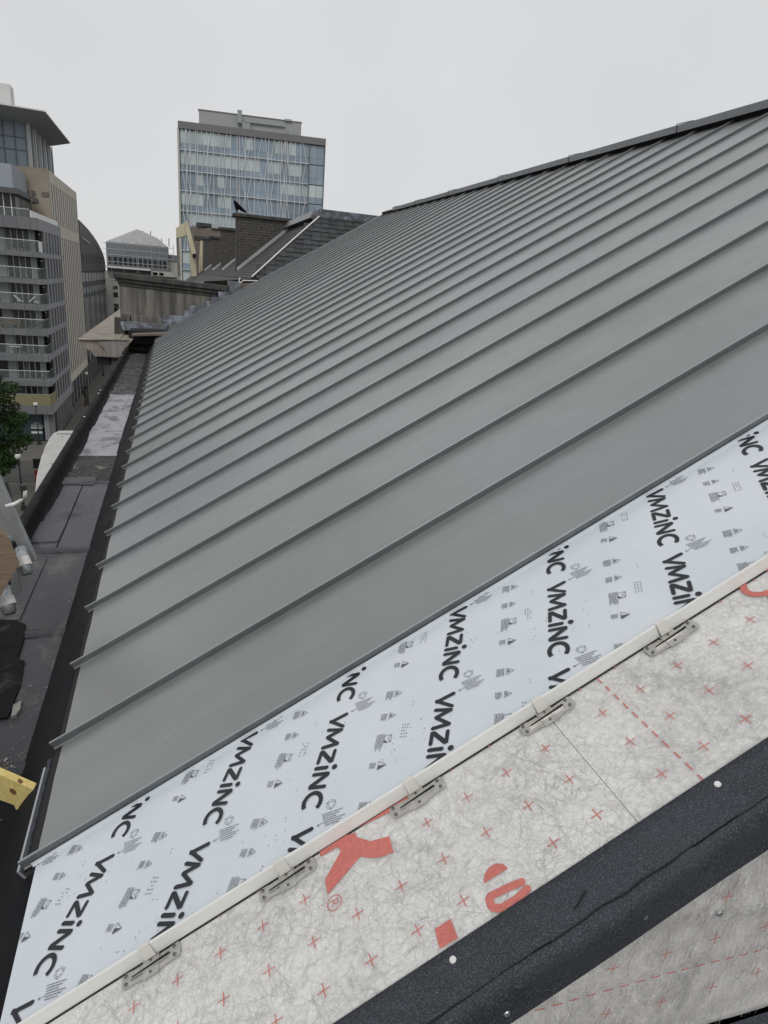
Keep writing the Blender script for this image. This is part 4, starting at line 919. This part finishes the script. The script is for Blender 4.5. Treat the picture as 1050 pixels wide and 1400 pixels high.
for i in range(7):
    z0=sl[i+1][1]; z1=sl[i][0]; h=z1-z0
    # street side: piers and windows
    for k in range(6):
        y=81.0+k*1.95; B(GX-.3,GX-.02,y,y+.7,z0+.002,z1-.002,M['gb_pier'],'pier',gbd)
        if k<5:
            fr_=inst('window_pane',pane,gbd,Vector((GX-.10,y+.70,z0+.05))-Vector(gbd.location),(0,0,0),(1,1,h-.1))
    # front: back wall of the loggia
    yb=GY+2.0
    B(XL,-13.2,yb+.1,yb+.25,z0,z1,M['dome_wall'],'loggia_wall',gbd)
    B(-16.9+.02*i,-16.0,yb-.25,yb+.1,z0+.002,z1-.002,M['gb_back'],'loggia_pier',gbd)
    off=.09*i
    for k in range(4): B(-15.9+.55*k,-15.35+.55*k-.06,yb+.0,yb+.05,z0+.12,z1-.1,M['glass_dark'] if (k+i)%3 else M['curtain'],'window_pane',gbd)
    for k in range(5): B(-15.95+.55*k,-15.90+.55*k,yb-.06,yb+.08,z0+.02,z1-.02,M['white'],'window_frame',gbd)
    B(-13.75,-13.25,yb-.02,yb+.05,z0+.02,z1-.02,M['gb_back'],'loggia_panel',gbd)
    for k in range(3): B(-19.4+.8*k,-18.7+.8*k,yb,yb+.05,z0+.1,z1-.1,M['glass_dark'],'window_pane',gbd)
    B(-13.2,-12.75,80.6,81.0,z0+.002,z1-.002,M['glass_dark'],'return_pane',gbd)
    if i<6:
        zr_=z0+1.02
        B(XL,GX-.06,GY+.05,GY+.07,z0,zr_,M['rail_glass'],'balustrade_glass',gbd); B(GX-.08,GX-.06,GY+.08,80.9,z0,zr_,M['rail_glass'],'balustrade_glass',gbd)
        B(XL,GX-.04,GY+.04,GY+.09,zr_,zr_+.045,M['white'],'handrail',gbd); B(GX-.09,GX-.04,GY+.1,80.9,zr_,zr_+.045,M['steel'],'handrail',gbd)
    lm=MB().ball((-12.95,80.4,z1-.3),.09,8,5).build('soffit_lamp',M['globe'],gbd)
B(GX-.13,GX-.05,77.6,79.6,1.0,1.82,M['white'],'privacy_screen',gbd) if False else None
B(-12.62,-12.58,77.58,79.4,.82,1.8,M['white'],'privacy_screen',gbd)
g=MB()
B(XL,GX-.1,GY+.0,GY+.12,sl[7][1],sl[7][1]+1.15,M['bamboo'],'bamboo_screen',gbd); B(XL,GX-.05,GY-.02,GY+.14,sl[7][1]+1.15,sl[7][1]+1.19,M['gb_back'],'screen_rail',gbd); B(GX-.12,GX,GY+.14,80.5,sl[7][1],sl[7][1]+1.15,M['bamboo'],'bamboo_screen',gbd)
# roof terrace
B(-20,-14.9,80.6,90,3.95,6.1,M['glass_dark'],'penthouse_glazing',gbd); B(-20.5,-14.4,79.6,91,6.1,6.6,M['dome'],'penthouse_roof',gbd); B(-24,-15.6,84,91.5,6.6,9.2,M['bluepanel'],'plant_screen',gbd)
for k in range(7): B(-19.5+.7*k,-19.42+.7*k,80.5,80.6,3.95,6.1,M['white'],'window_frame',gbd)
B(XL,-13.25,GY+.15,GY+.17,3.95,4.65,M['rail_glass'],'balustrade_glass',gbd); B(XL,-13.2,GY+.13,GY+.2,4.65,4.69,M['white'],'handrail',gbd)
MB().hexa([(-13.2,GY+.3,3.95),(-13.1,GY+.3,3.95),(-12.75,92,3.95),(-12.85,92,3.95)],[(-13.2,GY+.3,4.6),(-13.1,GY+.3,4.6),(-12.75,92,4.5),(-12.85,92,4.5)]).build('white_parapet',M['white'],gbd)
MB().tube([(-14.35,86,4.4),(-14.35,86,7.0)],.12,8).build('flue',M['brown'],gbd)
# ground floor
for k in range(7): B(GX-.6,GX-.1,78.4+k*2.2,78.9+k*2.2,GZ,-15.5,M['gb_slab'],'ground_column',gbd)
B(XL,GX-.25,GY+2.2,92.8,GZ,-15.52,M['glass_dark'],'ground_glazing',gbd)
sf_=B(-18,-13.9,GY+.9,GY+1.15,GZ,-15.6,M['teal'],'shopfront',gbd)
p0=atY(40.5,602,GY+.88); 
for (x0,x1,z0,z1) in ((-15.05,-13.98,-17.22,-17.12),(-15.05,-13.98,-17.78,-17.55)): MB().box(x0,x1,GY+.86,GY+.895,z0,z1).build('white_stripe',M['signwhite'],sf_)
def text(body,size,loc,rot,m,name,par,th=.01):
    cu=bpy.data.curves.new(name,'FONT'); cu.body=body; cu.size=size; cu.extrude=th; cu.align_x='LEFT'; tmp=bpy.data.objects.new('tmp',cu); col.objects.link(tmp)
    dg=bpy.context.evaluated_depsgraph_get(); me=bpy.data.meshes.new_from_object(tmp.evaluated_get(dg)); bpy.data.objects.remove(tmp); me.name=name; me.materials.clear(); me.materials.append(m)
    o=bpy.data.objects.new(name,me); col.objects.link(o); o.parent=par; off=Vector((0,0,0)); p=par
    while p: off+=Vector(p.location); p=p.parent
    o.location=Vector(loc)-off; o.rotation_euler=rot; return o
text('BARRY L',.32,(-15.0,GY+.85,-17.02),(R_(90),0,0),M['signwhite'],'sign_lettering',sf_)
for cx_ in (-14.62,-14.36):
    pts=[(cx_+.12*math.cos(R_(a)),GY+.86,-16.72+.14*math.sin(R_(a))) for a in range(0,181,30)]; MB().tube(pts,.02,5).build('sign_emblem',M['signwhite'],sf_)
B(-13.7,-13.2,GY+.8,GY+1.1,GZ,-15.6,M['gb_pier'],'ground_column',gbd)
# balcony furniture
def lounger(x,z,lab,flip):
    t=thing('deck_chair',(x,78.4,z),lab,'deck chair','white deck chairs on a balcony')
    s_=-1 if flip else 1
    MB().hexa([(x-.3*s_,78.2,z+.75),(x-.22*s_,78.2,z+.80),(x-.22*s_,78.7,z+.80),(x-.3*s_,78.7,z+.75)],[(x+.25*s_,78.2,z+.2),(x+.3*s_,78.2,z+.27),(x+.3*s_,78.7,z+.27),(x+.25*s_,78.7,z+.2)]).build('back_rest',M['white'],t)
    MB().box(x+.1,x+.55,78.2,78.7,z+.2,z+.26).build('seat',M['white'],t)
    MB().box(x+.15,x+.2,78.25,78.65,z,z+.2).build('leg',M['steel'],t); MB().box(x+.45,x+.5,78.25,78.65,z,z+.2).build('leg',M['steel'],t)
lounger(-15.15,-4.25,'left white deck chair on the fourth balcony down of the grey apartment building',False)
lounger(-13.75,-4.25,'right white deck chair on the fourth balcony down of the grey apartment building',True)
t=thing('balcony_table',(-15.6,78.5,-9.34),'small white table on the grey building balcony two below the deck chairs','table')
MB().box(-16.3,-15.3,78.2,78.8,-8.62,-8.55).build('table_top',M['white'],t)
for xx in (-16.2,-15.45): MB().tube([(xx,78.5,-9.34),(xx+.05,78.5,-8.62)],.03,6).build('leg',M['white'],t)
t=thing('bench',(-15.9,78.5,-6.74),'brown wooden bench on the balcony just below the deck chairs','bench')
MB().box(-17,-15.1,78.2,78.7,-6.3,-6.2).build('seat',M['board'],t); MB().box(-17,-15.1,78.7,78.76,-6.1,-5.9).build('backrest',M['board'],t)
for xx in (-16.9,-15.3): MB().box(xx,xx+.1,78.25,78.7,-6.74,-6.3).build('leg',M['board'],t)
def leaves(g,c,r,n,sz,rz=1):
    for i in range(n):
        while True:
            v=Vector((random.uniform(-1,1),random.uniform(-1,1),random.uniform(-1,1)))
            if .35<v.length<1: break
        p=Vector(c)+Vector((v.x*r,v.y*r,v.z*r*rz)); a=Vector((random.gauss(0,1),random.gauss(0,1),random.gauss(0,.6))).normalized()*sz*random.uniform(.6,1.3); b=a.cross(Vector((random.gauss(0,1),random.gauss(0,1),random.gauss(0,1)))).normalized()*sz*.6
        g.poly([p-a,p+b,p+a*1.1,p-b])
def plant(x,z,r,lab):
    t=thing('potted_plant',(x,78.3,z),lab,'plant','potted plants on the balconies')
    MB().tube([(x,78.3,z),(x,78.3,z+.25)],[.12,.16],8).build('pot',M['brown'],t)
    g=MB(); leaves(g,(x,78.3,z+.25+r*.8),r,60,.07); g.build('foliage',M['leaf2'],t)
plant(-14.9,.8,.35,'bushy dark plant left of centre behind the top glass balustrade'); plant(-14.3,.8,.4,'bushy dark plant in the middle behind the top glass balustrade'); plant(-13.6,.8,.42,'bushy dark plant at the corner end of the top balcony')
plant(-14.2,-6.74,.28,'low plant at the left of the row on the balcony below the deck chairs'); plant(-13.7,-6.74,.3,'low plant in the middle of the row on the balcony below the deck chairs'); plant(-13.2,-6.74,.33,'low plant at the corner end of the balcony below the deck chairs')
plant(-15.0,-9.34,.35,'plant beside the pale pier on the balcony with the white table'); plant(-13.3,-9.34,.36,'dry bushy plant at the corner of the balcony with the white table'); plant(-13.3,-11.97,.35,'dark plant at the corner of the balcony above the bamboo screen')

# ------------------------------------------------------------------ beige office building with roof pavilion
bo=thing('beige_office_building',(-20,104,GZ),'beige office building with tall narrow fins and a glazed pavilion under a wide flat roof','building')
BX=-13.4
B(-34,BX-.07,93,117.4,GZ,9.9,M['glass_dark'],'glazing_core',bo)
MB().box(-34,BX+.0,92.0,92.99,-15,10.0).build('gable_wall',M['tan'],bo)
for k in range(5):
    B(-20+1.4*k+.2,-19.2+1.4*k+.2,91.96,91.998,7.0,7.55,M['brown'],'brick_infill',bo)
B(BX-.069,BX,93,117.4,8.75,10.0,M['beige'],'parapet_band',bo); B(BX-.069,BX,93,117.4,2.95,4.3,M['beige'],'floor_band',bo); B(BX-.069,BX,93,117.4,-15.3,-14.2,M['beige'],'floor_band',bo)
NF=13
for k in range(NF+1):
    y=93+k*(24.4-.75)/NF
    B(BX-.069,BX-.01,y,y+.75,4.3,8.75,M['beige_fin'],'facade_fin',bo); B(BX-.55,BX-.02,y+.1,y+.85,-14.2,2.95,M['beige_fin'],'facade_fin',bo)
for k in range(8):
    y=93+k*3.35; B(BX-.069,BX-.01,y,y+.55,GZ,-15.3,M['gb_pier'],'ground_column',bo) if True else None
B(-34,-15.5,93.2,110,10.0,14.7,M['glass_blue'],'pavilion_glazing',bo)
for k in range(12): B(-27+1.15*k-.05,-27+1.15*k+.03,93.05,93.2,10,14.7,M['tower_frame'],'mullion',bo)
B(-27,-15.5,93.08,93.2,11.7,11.78,M['tower_frame'],'transom',bo); B(-27,-15.5,93.08,93.2,13.0,13.08,M['tower_frame'],'transom',bo)
for k in range(10): B(-15.49,-15.1,93.2+k*1.75,93.75+k*1.75,10,14.6,M['pav_fin'] if k%2 else M['signwhite'],'pavilion_fin',bo)
MB().add([(-34,84,15.0),(-12.5,87.5,15.0),(-12.5,106.7,15.0),(-34,112,15.0),(-34,84,15.15),(-12.5,87.5,15.12),(-12.5,106.7,15.12),(-34,112,15.15)],[(4,5,6,7),(0,1,5,4),(1,2,6,5),(2,3,7,6)]).build('roof_top',M['pale'],bo)
MB().add([(-34,84,14.99),(-12.5,87.5,14.99),(-12.5,106.7,14.99),(-34,112,14.99),(-34,93,14.55),(-15.4,93,14.55),(-15.4,108.5,14.55),(-34,110,14.55)],[(0,1,5,4),(1,2,6,5),(2,3,7,6),(4,5,6,7)]).build('soffit',M['soffit'],bo)
q=atY(8,120,95); B(q.x-3.5,q.x+.4,95,97,15.1,q.z+.4,M['pale'],'roof_stack',bo)

# ------------------------------------------------------------------ dark curved-roof building
db=thing('curved_roof_building',(-20,135,GZ),'dark building with a curved roof sweeping down beyond the beige office','building')
DX=-13.3
arc=[(117.6,-1.0),(117.6,6.3),(124,5.95),(130,5.55),(136,5.0),(142,4.35),(147,3.6),(151,2.9),(154,2.2),(156.5,1.3),(157.5,.3),(157.5,-1.0)]
MB().prism(arc,'x',-34,DX).build('curved_roof',M['dome'],db)
MB().box(-34,DX-.13,117.6,157.4,GZ,-1.02).build('wall',M['dome_wall'],db)
for k in range(9): B(DX+.003,DX+.05,119.5+k*4.1,121.2+k*4.1,.0,1.6,M['glass_dark'],'roof_window',db)
MB().tube([(DX+.2,119.5,3.8),(DX+.2,128,3.4)],.09,5).build('safety_rail',M['white'],db)
for k in range(9):
    y=118+k*4.35
    B(DX-.2,DX-.03,y,y+2.7,-2.6,-1.3,M['soffit'],'window_band',db); B(DX-.2,DX-.04,y+.4,y+2.3,-4.4,-3.5,M['gb_back'],'window_band',db)
    B(DX-.2,DX+.0,y+2.9,y+3.5,-15,-5.2,M['gb_slab'] if k%2 else M['soffit'],'pier',db); B(DX-.2,DX-.06,y,y+2.7,-15,-5.0,M['glass_green'],'window_pane',db)
    B(DX-.2,DX-.02,y,y+.5,GZ,-15,M['dome_wall'],'pier',db)

# ------------------------------------------------------------------ scaffolded building closing the street
sb=thing('scaffolded_building',(-7,165,GZ),'pale building in grey scaffold netting with shallow gabled roof at the street end','building')
MB().box(-13.8,2.5,161,185,GZ,-1.0).build('wall',M['offwhite'],sb)
MB().box(-13.3,-.75,161,180,-1.0,4.9).build('netted_storey',M['net'],sb)
MB().box(-.74,6,163,180,-1.0,3.4).build('side_wing',M['offwhite'],sb); MB().box(-.74,6,162.8,180,2.1,3.4).build('side_wing_top',M['net'],sb)
MB().prism([(-13.3,4.92),(-.75,4.92),(-3.05,6.6),(-6.94,7.95)],'y',161.5,180).build('gable_roof',M['net_roof'],sb)
for k in range(12): B(-12.9+1.0*k,-12.2+1.0*k,160.9,160.99,.5,2.0,M['glass_dark'],'window_pane',sb)
B(-13.6,-4.5,158.5,160.9,-.25,.1,M['white'],'ledge',sb); B(-4.4,.6,159,160.9,-1.2,-.2,M['offwhite'],'ledge',sb)
for i in range(2):
    for k in range(2): B(-4.0+1.25*k,-3.1+1.25*k,158.9,158.99,-1.0,-.5,M['glass_dark'],'window_pane',sb)
for i,(z0,z1) in enumerate(((-4.6,-3.9),(-6.2,-5.2),(-9.8,-7.6),(-12.5,-10.8))):
    for x in (-12.3,-10.9): B(x,x+.9,160.9,160.99,z0,z1,M['glass_dark'],'window_pane',sb)
for x in (-13.8,-12.2,-9.8,-7.2,-6.8,-4.2,-2.6,.3): MB().tube([(x,158.6,GZ if x<-12 else -1),(x,158.6,5.4 if x>-13 else 1.5)],.05,5).build('scaffold_standard',M['steel'],sb)
for z in (-6.5,-2.6,2.4,3.5,4.6,1.0): MB().tube([(-13.8,158.5,z),((.3 if z>0 else -11.5),158.5,z)],.05,5).build('scaffold_ledger',M['steel'],sb)
for z in (-6.5,-2.6,-10): MB().tube([(-13.4,158.4,z),(-11.2,158.4,z-2.2)],.05,5).build('scaffold_brace',M['steel'],sb)
for px in (196,206,221,231): p=atY(px,322 if px<215 else 332,163); MB().tube([(p.x,163,5),(p.x,163,p.z+.9)],.12,6).build('flue',M['soffit'],sb)

# ------------------------------------------------------------------ glass tower
az=R_(6.08); TN=Vector((math.sin(az),math.cos(az),0)); TU=Vector((math.cos(az),-math.sin(az),0)); TC=TN*140
tw=thing('glass_tower',TC+Vector((0,0,GZ)),'tall glass office tower with irregular white fins and a grey plant room on top','tower')
def TB(u0,u1,d0,d1,z0,z1,m,name,par=None):
    P=lambda u,d,z: TC+TU*u+TN*d+Vector((0,0,z))
    return MB().hexa([P(u0,d0,z0),P(u1,d0,z0),P(u1,d1,z0),P(u0,d1,z0)],[P(u0,d0,z1),P(u1,d0,z1),P(u1,d1,z1),P(u0,d1,z1)]).build(name,m,par or tw)
TB(-13.1,13.3,.3,24,GZ,24.5,M['tower_frame'],'tower_core')
TB(-13.3,13.4,-.3,24.2,24.5,25.65,M['tower_frame'],'roof_fascia')
TB(-13.45,-13.11,-.2,24,GZ,24.5,M['tower_side'],'side_panel')
TB(-9.9,9.0,4,18,25.7,28.6,M['penthouse'],'plant_room'); TB(-10.05,9.1,3.9,18.1,28.6,28.75,M['tower_frame'],'plant_roof_edge')
random.seed(21)
fz=[24.45,21.1,17.65,14.3,10.85,7.4,3.95,.5,-3,-6.5,-10]
for i in range(len(fz)-1):
    zt,zb=fz[i],fz[i+1]; mid=zb+1.15
    pal=.85 if i in (1,) else .55
    run=False
    for k in range(18):
        u0=-12.95+k*1.3; u1=u0+1.27
        if random.random()<.35: run=random.random()<(.75 if i<3 else .5)
        if i==0: run=k<7 or 12<k<16 or k==9
        if i==1: run=k<11 or k in(12,13,15,16)
        if i==2: run=k>13 or k in (2,5)
        if i==3: run=k<3 or k in(5,6)
        TB(u0,u1,.12,.29,mid,zt-.1,M['glass_pale'] if run else M['glass_blue'],'window_pane')
    for k in range(6): TB(-12.95+k*3.9,-12.95+k*3.9+3.87,.12,.29,zb+.08,mid-.03,M['glass_blue'],'spandrel')
    for k in range(2):
        u0=10.55+k*1.35
        TB(u0,u0+1.3,.12,.29,mid,zt-.1,M['glass_pale'] if i==2 else M['glass_blue'],'window_pane'); TB(u0,u0+1.3,.12,.29,zb+.08,mid-.03,M['glass_blue'],'spandrel')
    TB(-13.1,10.4,-.25,.1,zb-.05,zb+.05,M['fin_white'],'floor_line')
TB(10.38,10.5,-.2,.1,4,24.4,M['tower_frame'],'corner_mullion'); TB(13.25,13.4,-.25,.1,4,24.4,M['tower_frame'],'corner_mullion')
u=-12.4; phases=[]
P=lambda u,z: TC+TU*u-TN*.18+Vector((0,0,z))
k=0
while u<10.2:
    zig=random.random()<.3; a=random.choice((-.33,.33,.25,-.25)) if zig else random.choice((0,0,.04))
    pts=[]
    for i,z in enumerate(fz[:7]): pts.append(P(u+(a if i%2 else -a)*1.0,z))
    MB().tube(pts,.065,4).build('facade_fin',M['fin_white'],tw)
    u+=random.choice((.34,.42,.75,.95,1.15)); k+=1
TB(-2.9,-2.1,3.3,3.9,27.2,29.3,M['gb_back'],'rooftop_unit'); TB(-2.0,-.6,3.0,3.9,25.7,27.3,M['gb_back'],'rooftop_unit')
TB(-1.5,5.9,3.6,3.9,27.5,27.8,M['gb_back'],'rooftop_pipe'); TB(5.8,7.2,3.6,3.9,28.6,28.9,M['steel'],'camera_arm'); TB(6.6,7.4,3.0,3.9,25.7,27.0,M['gb_back'],'rooftop_unit')

# ------------------------------------------------------------------ street furniture
def lamp(x,y,lab,proto=[None]):
    if proto[0] is None:
        t=thing('street_lamp',(x,y,GZ),lab,'street lamp','globe street lamps along the street')
        MB().tube([(x,y,GZ),(x,y,GZ+.35),(x,y,GZ+.4)],[.2,.2,.11],10).build('base',M['lamp'],t); MB().tube([(x,y,GZ+.4),(x,y,GZ+1.1),(x,y,GZ+1.15),(x,y,GZ+4.0)],[.11,.1,.065,.05],8).build('post',M['lamp'],t)
        MB().tube([(x,y,GZ+4.0),(x,y,GZ+4.12)],[.06,.15],8).build('collar',M['lamp'],t); MB().ball((x,y,GZ+4.32),.24,12,8).build('globe',M['globe'],t,smooth=True); MB().ball((x,y,GZ+4.5),.13,10,5,.6).build('finial_cap',M['lamp'],t)
        proto[0]=t; return t
    t=copy_tree(proto[0]); t.location=(x,y,GZ); t['label']=lab; return t
lamp(-11.55,54.6,'globe street lamp nearest, at the right side of the tree'); lamp(-14.0,76.3,'globe street lamp in front of the teal shopfront')
lamp(-11.7,100,'globe street lamp beside the beige office fins, near the small dark shrub'); lamp(-12.2,128,'globe street lamp far down the street beneath the stone cornice')
sg=thing('street_sign',(-12.2,61.5,GZ),'dark rectangular street sign on a pole by the pale hood','sign')
q=atY(51,634,61.5); MB().tube([(q.x+.1,61.5,GZ),(q.x+.1,61.5,q.z+.3)],.04,6).build('pole',M['lamp'],sg); MB().box(q.x-.32,q.x+.38,61.42,61.47,q.z-.4,q.z+.45).build('panel',M['lamp'],sg)
q=atY(50,652,60); rp=thing('red_post',(q.x,60,GZ),'slim red post half hidden by the pale hood','post'); MB().tube([(q.x,60,GZ),(q.x,60,q.z+.5)],.14,8).build('shaft',M['redpost'],rp); MB().ball((q.x,60,q.z+.5),.15,8,5).build('top',M['redpost'],rp)
# tree
def tree(name,x,y,h,r,lab,n,sz,rz=1.0,clumps=34,m='leaf'):
    t=thing(name,(x,y,GZ),lab,'tree')
    g=MB(); g.tube([(x,y,GZ),(x+.1,y,GZ+h*.3),(x-.1,y+.1,GZ+h*.6),(x,y,GZ+h*.85)],[.22,.18,.12,.04],8)
    for k in range(7):
        a=k*.9; z=GZ+h*(.3+.07*k); g.tube([(x,y,z),(x+r*.45*math.cos(a),y+r*.45*math.sin(a),z+h*.1),(x+r*.8*math.cos(a),y+r*.8*math.sin(a),z+h*.18)],[.08,.05,.02],5)
    g.build('trunk',M['bark'],t)
    g=MB(); g2=MB()
    for k in range(clumps):
        u_=random.uniform(-1,1); ph=random.uniform(0,6.28); rr_=r*random.uniform(.45,.92)*math.sqrt(max(.08,1-u_*u_*.85))
        c=(x+rr_*math.cos(ph),y+rr_*math.sin(ph),GZ+h*.6+u_*h*.36*rz)
        leaves(g if k%3 else g2,c,r*random.uniform(.2,.34),n,sz,.75)
    g.build('crown',M[m],t); g2.build('crown_inner',M['leaf2'],t)
tree('street_tree',-14.2,57.0,10.6,3.2,'leafy green street tree at the left edge in front of the grey balconies',230,.12,1,60)
tree('small_tree',-11.9,99,3.0,.5,'small dark clipped tree by the pavement under the beige fins',60,.08,1,8,'leaf2')
# parked vans, mostly hidden by the gutter
def van(x,y,lab,proto=[None]):
    if proto[0] is None:
        t=thing('parked_van',(x,y,GZ-.12),lab,'van','white vans parked along the street'); z=GZ-.12
        prof=[(y-2.3,z+.45),(y-2.35,z+.95),(y-1.75,z+1.15),(y-1.2,z+1.85),(y-.9,z+1.95),(y+2.2,z+1.95),(y+2.35,z+1.7),(y+2.35,z+.45)]
        MB().prism(prof,'x',x-.9,x+.9).build('body',M['carwhite'],t,bev=.08)
        MB().prism([(y-1.72,z+1.2),(y-1.24,z+1.8),(y-.75,z+1.8),(y-.75,z+1.2)],'x',x-.915,x+.915).build('side_window',M['glass_dark'],t)
        MB().add([(x-.75,y-1.79,z+1.18),(x+.75,y-1.79,z+1.18),(x+.7,y-1.26,z+1.84),(x-.7,y-1.26,z+1.84)],[(0,1,2,3)]).build('windscreen',M['glass_dark'],t)
        for sx in (-1,1):
            for yy in (-1.5,1.5): MB().tube([(x+sx*.74,y+yy,z+.33),(x+sx*.93,y+yy,z+.33)],.33,14).build('wheel',M['tyre'],t)
        proto[0]=t; return t
    t=copy_tree(proto[0]); t.location=(x,y,GZ-.12); t['label']=lab; return t
van(-9.75+1.2,88.5-.0,'white parked van whose roof edge shows just over the gutter upstand'); van(-8.9,112,'white parked van further down the street, a glint over the gutter')
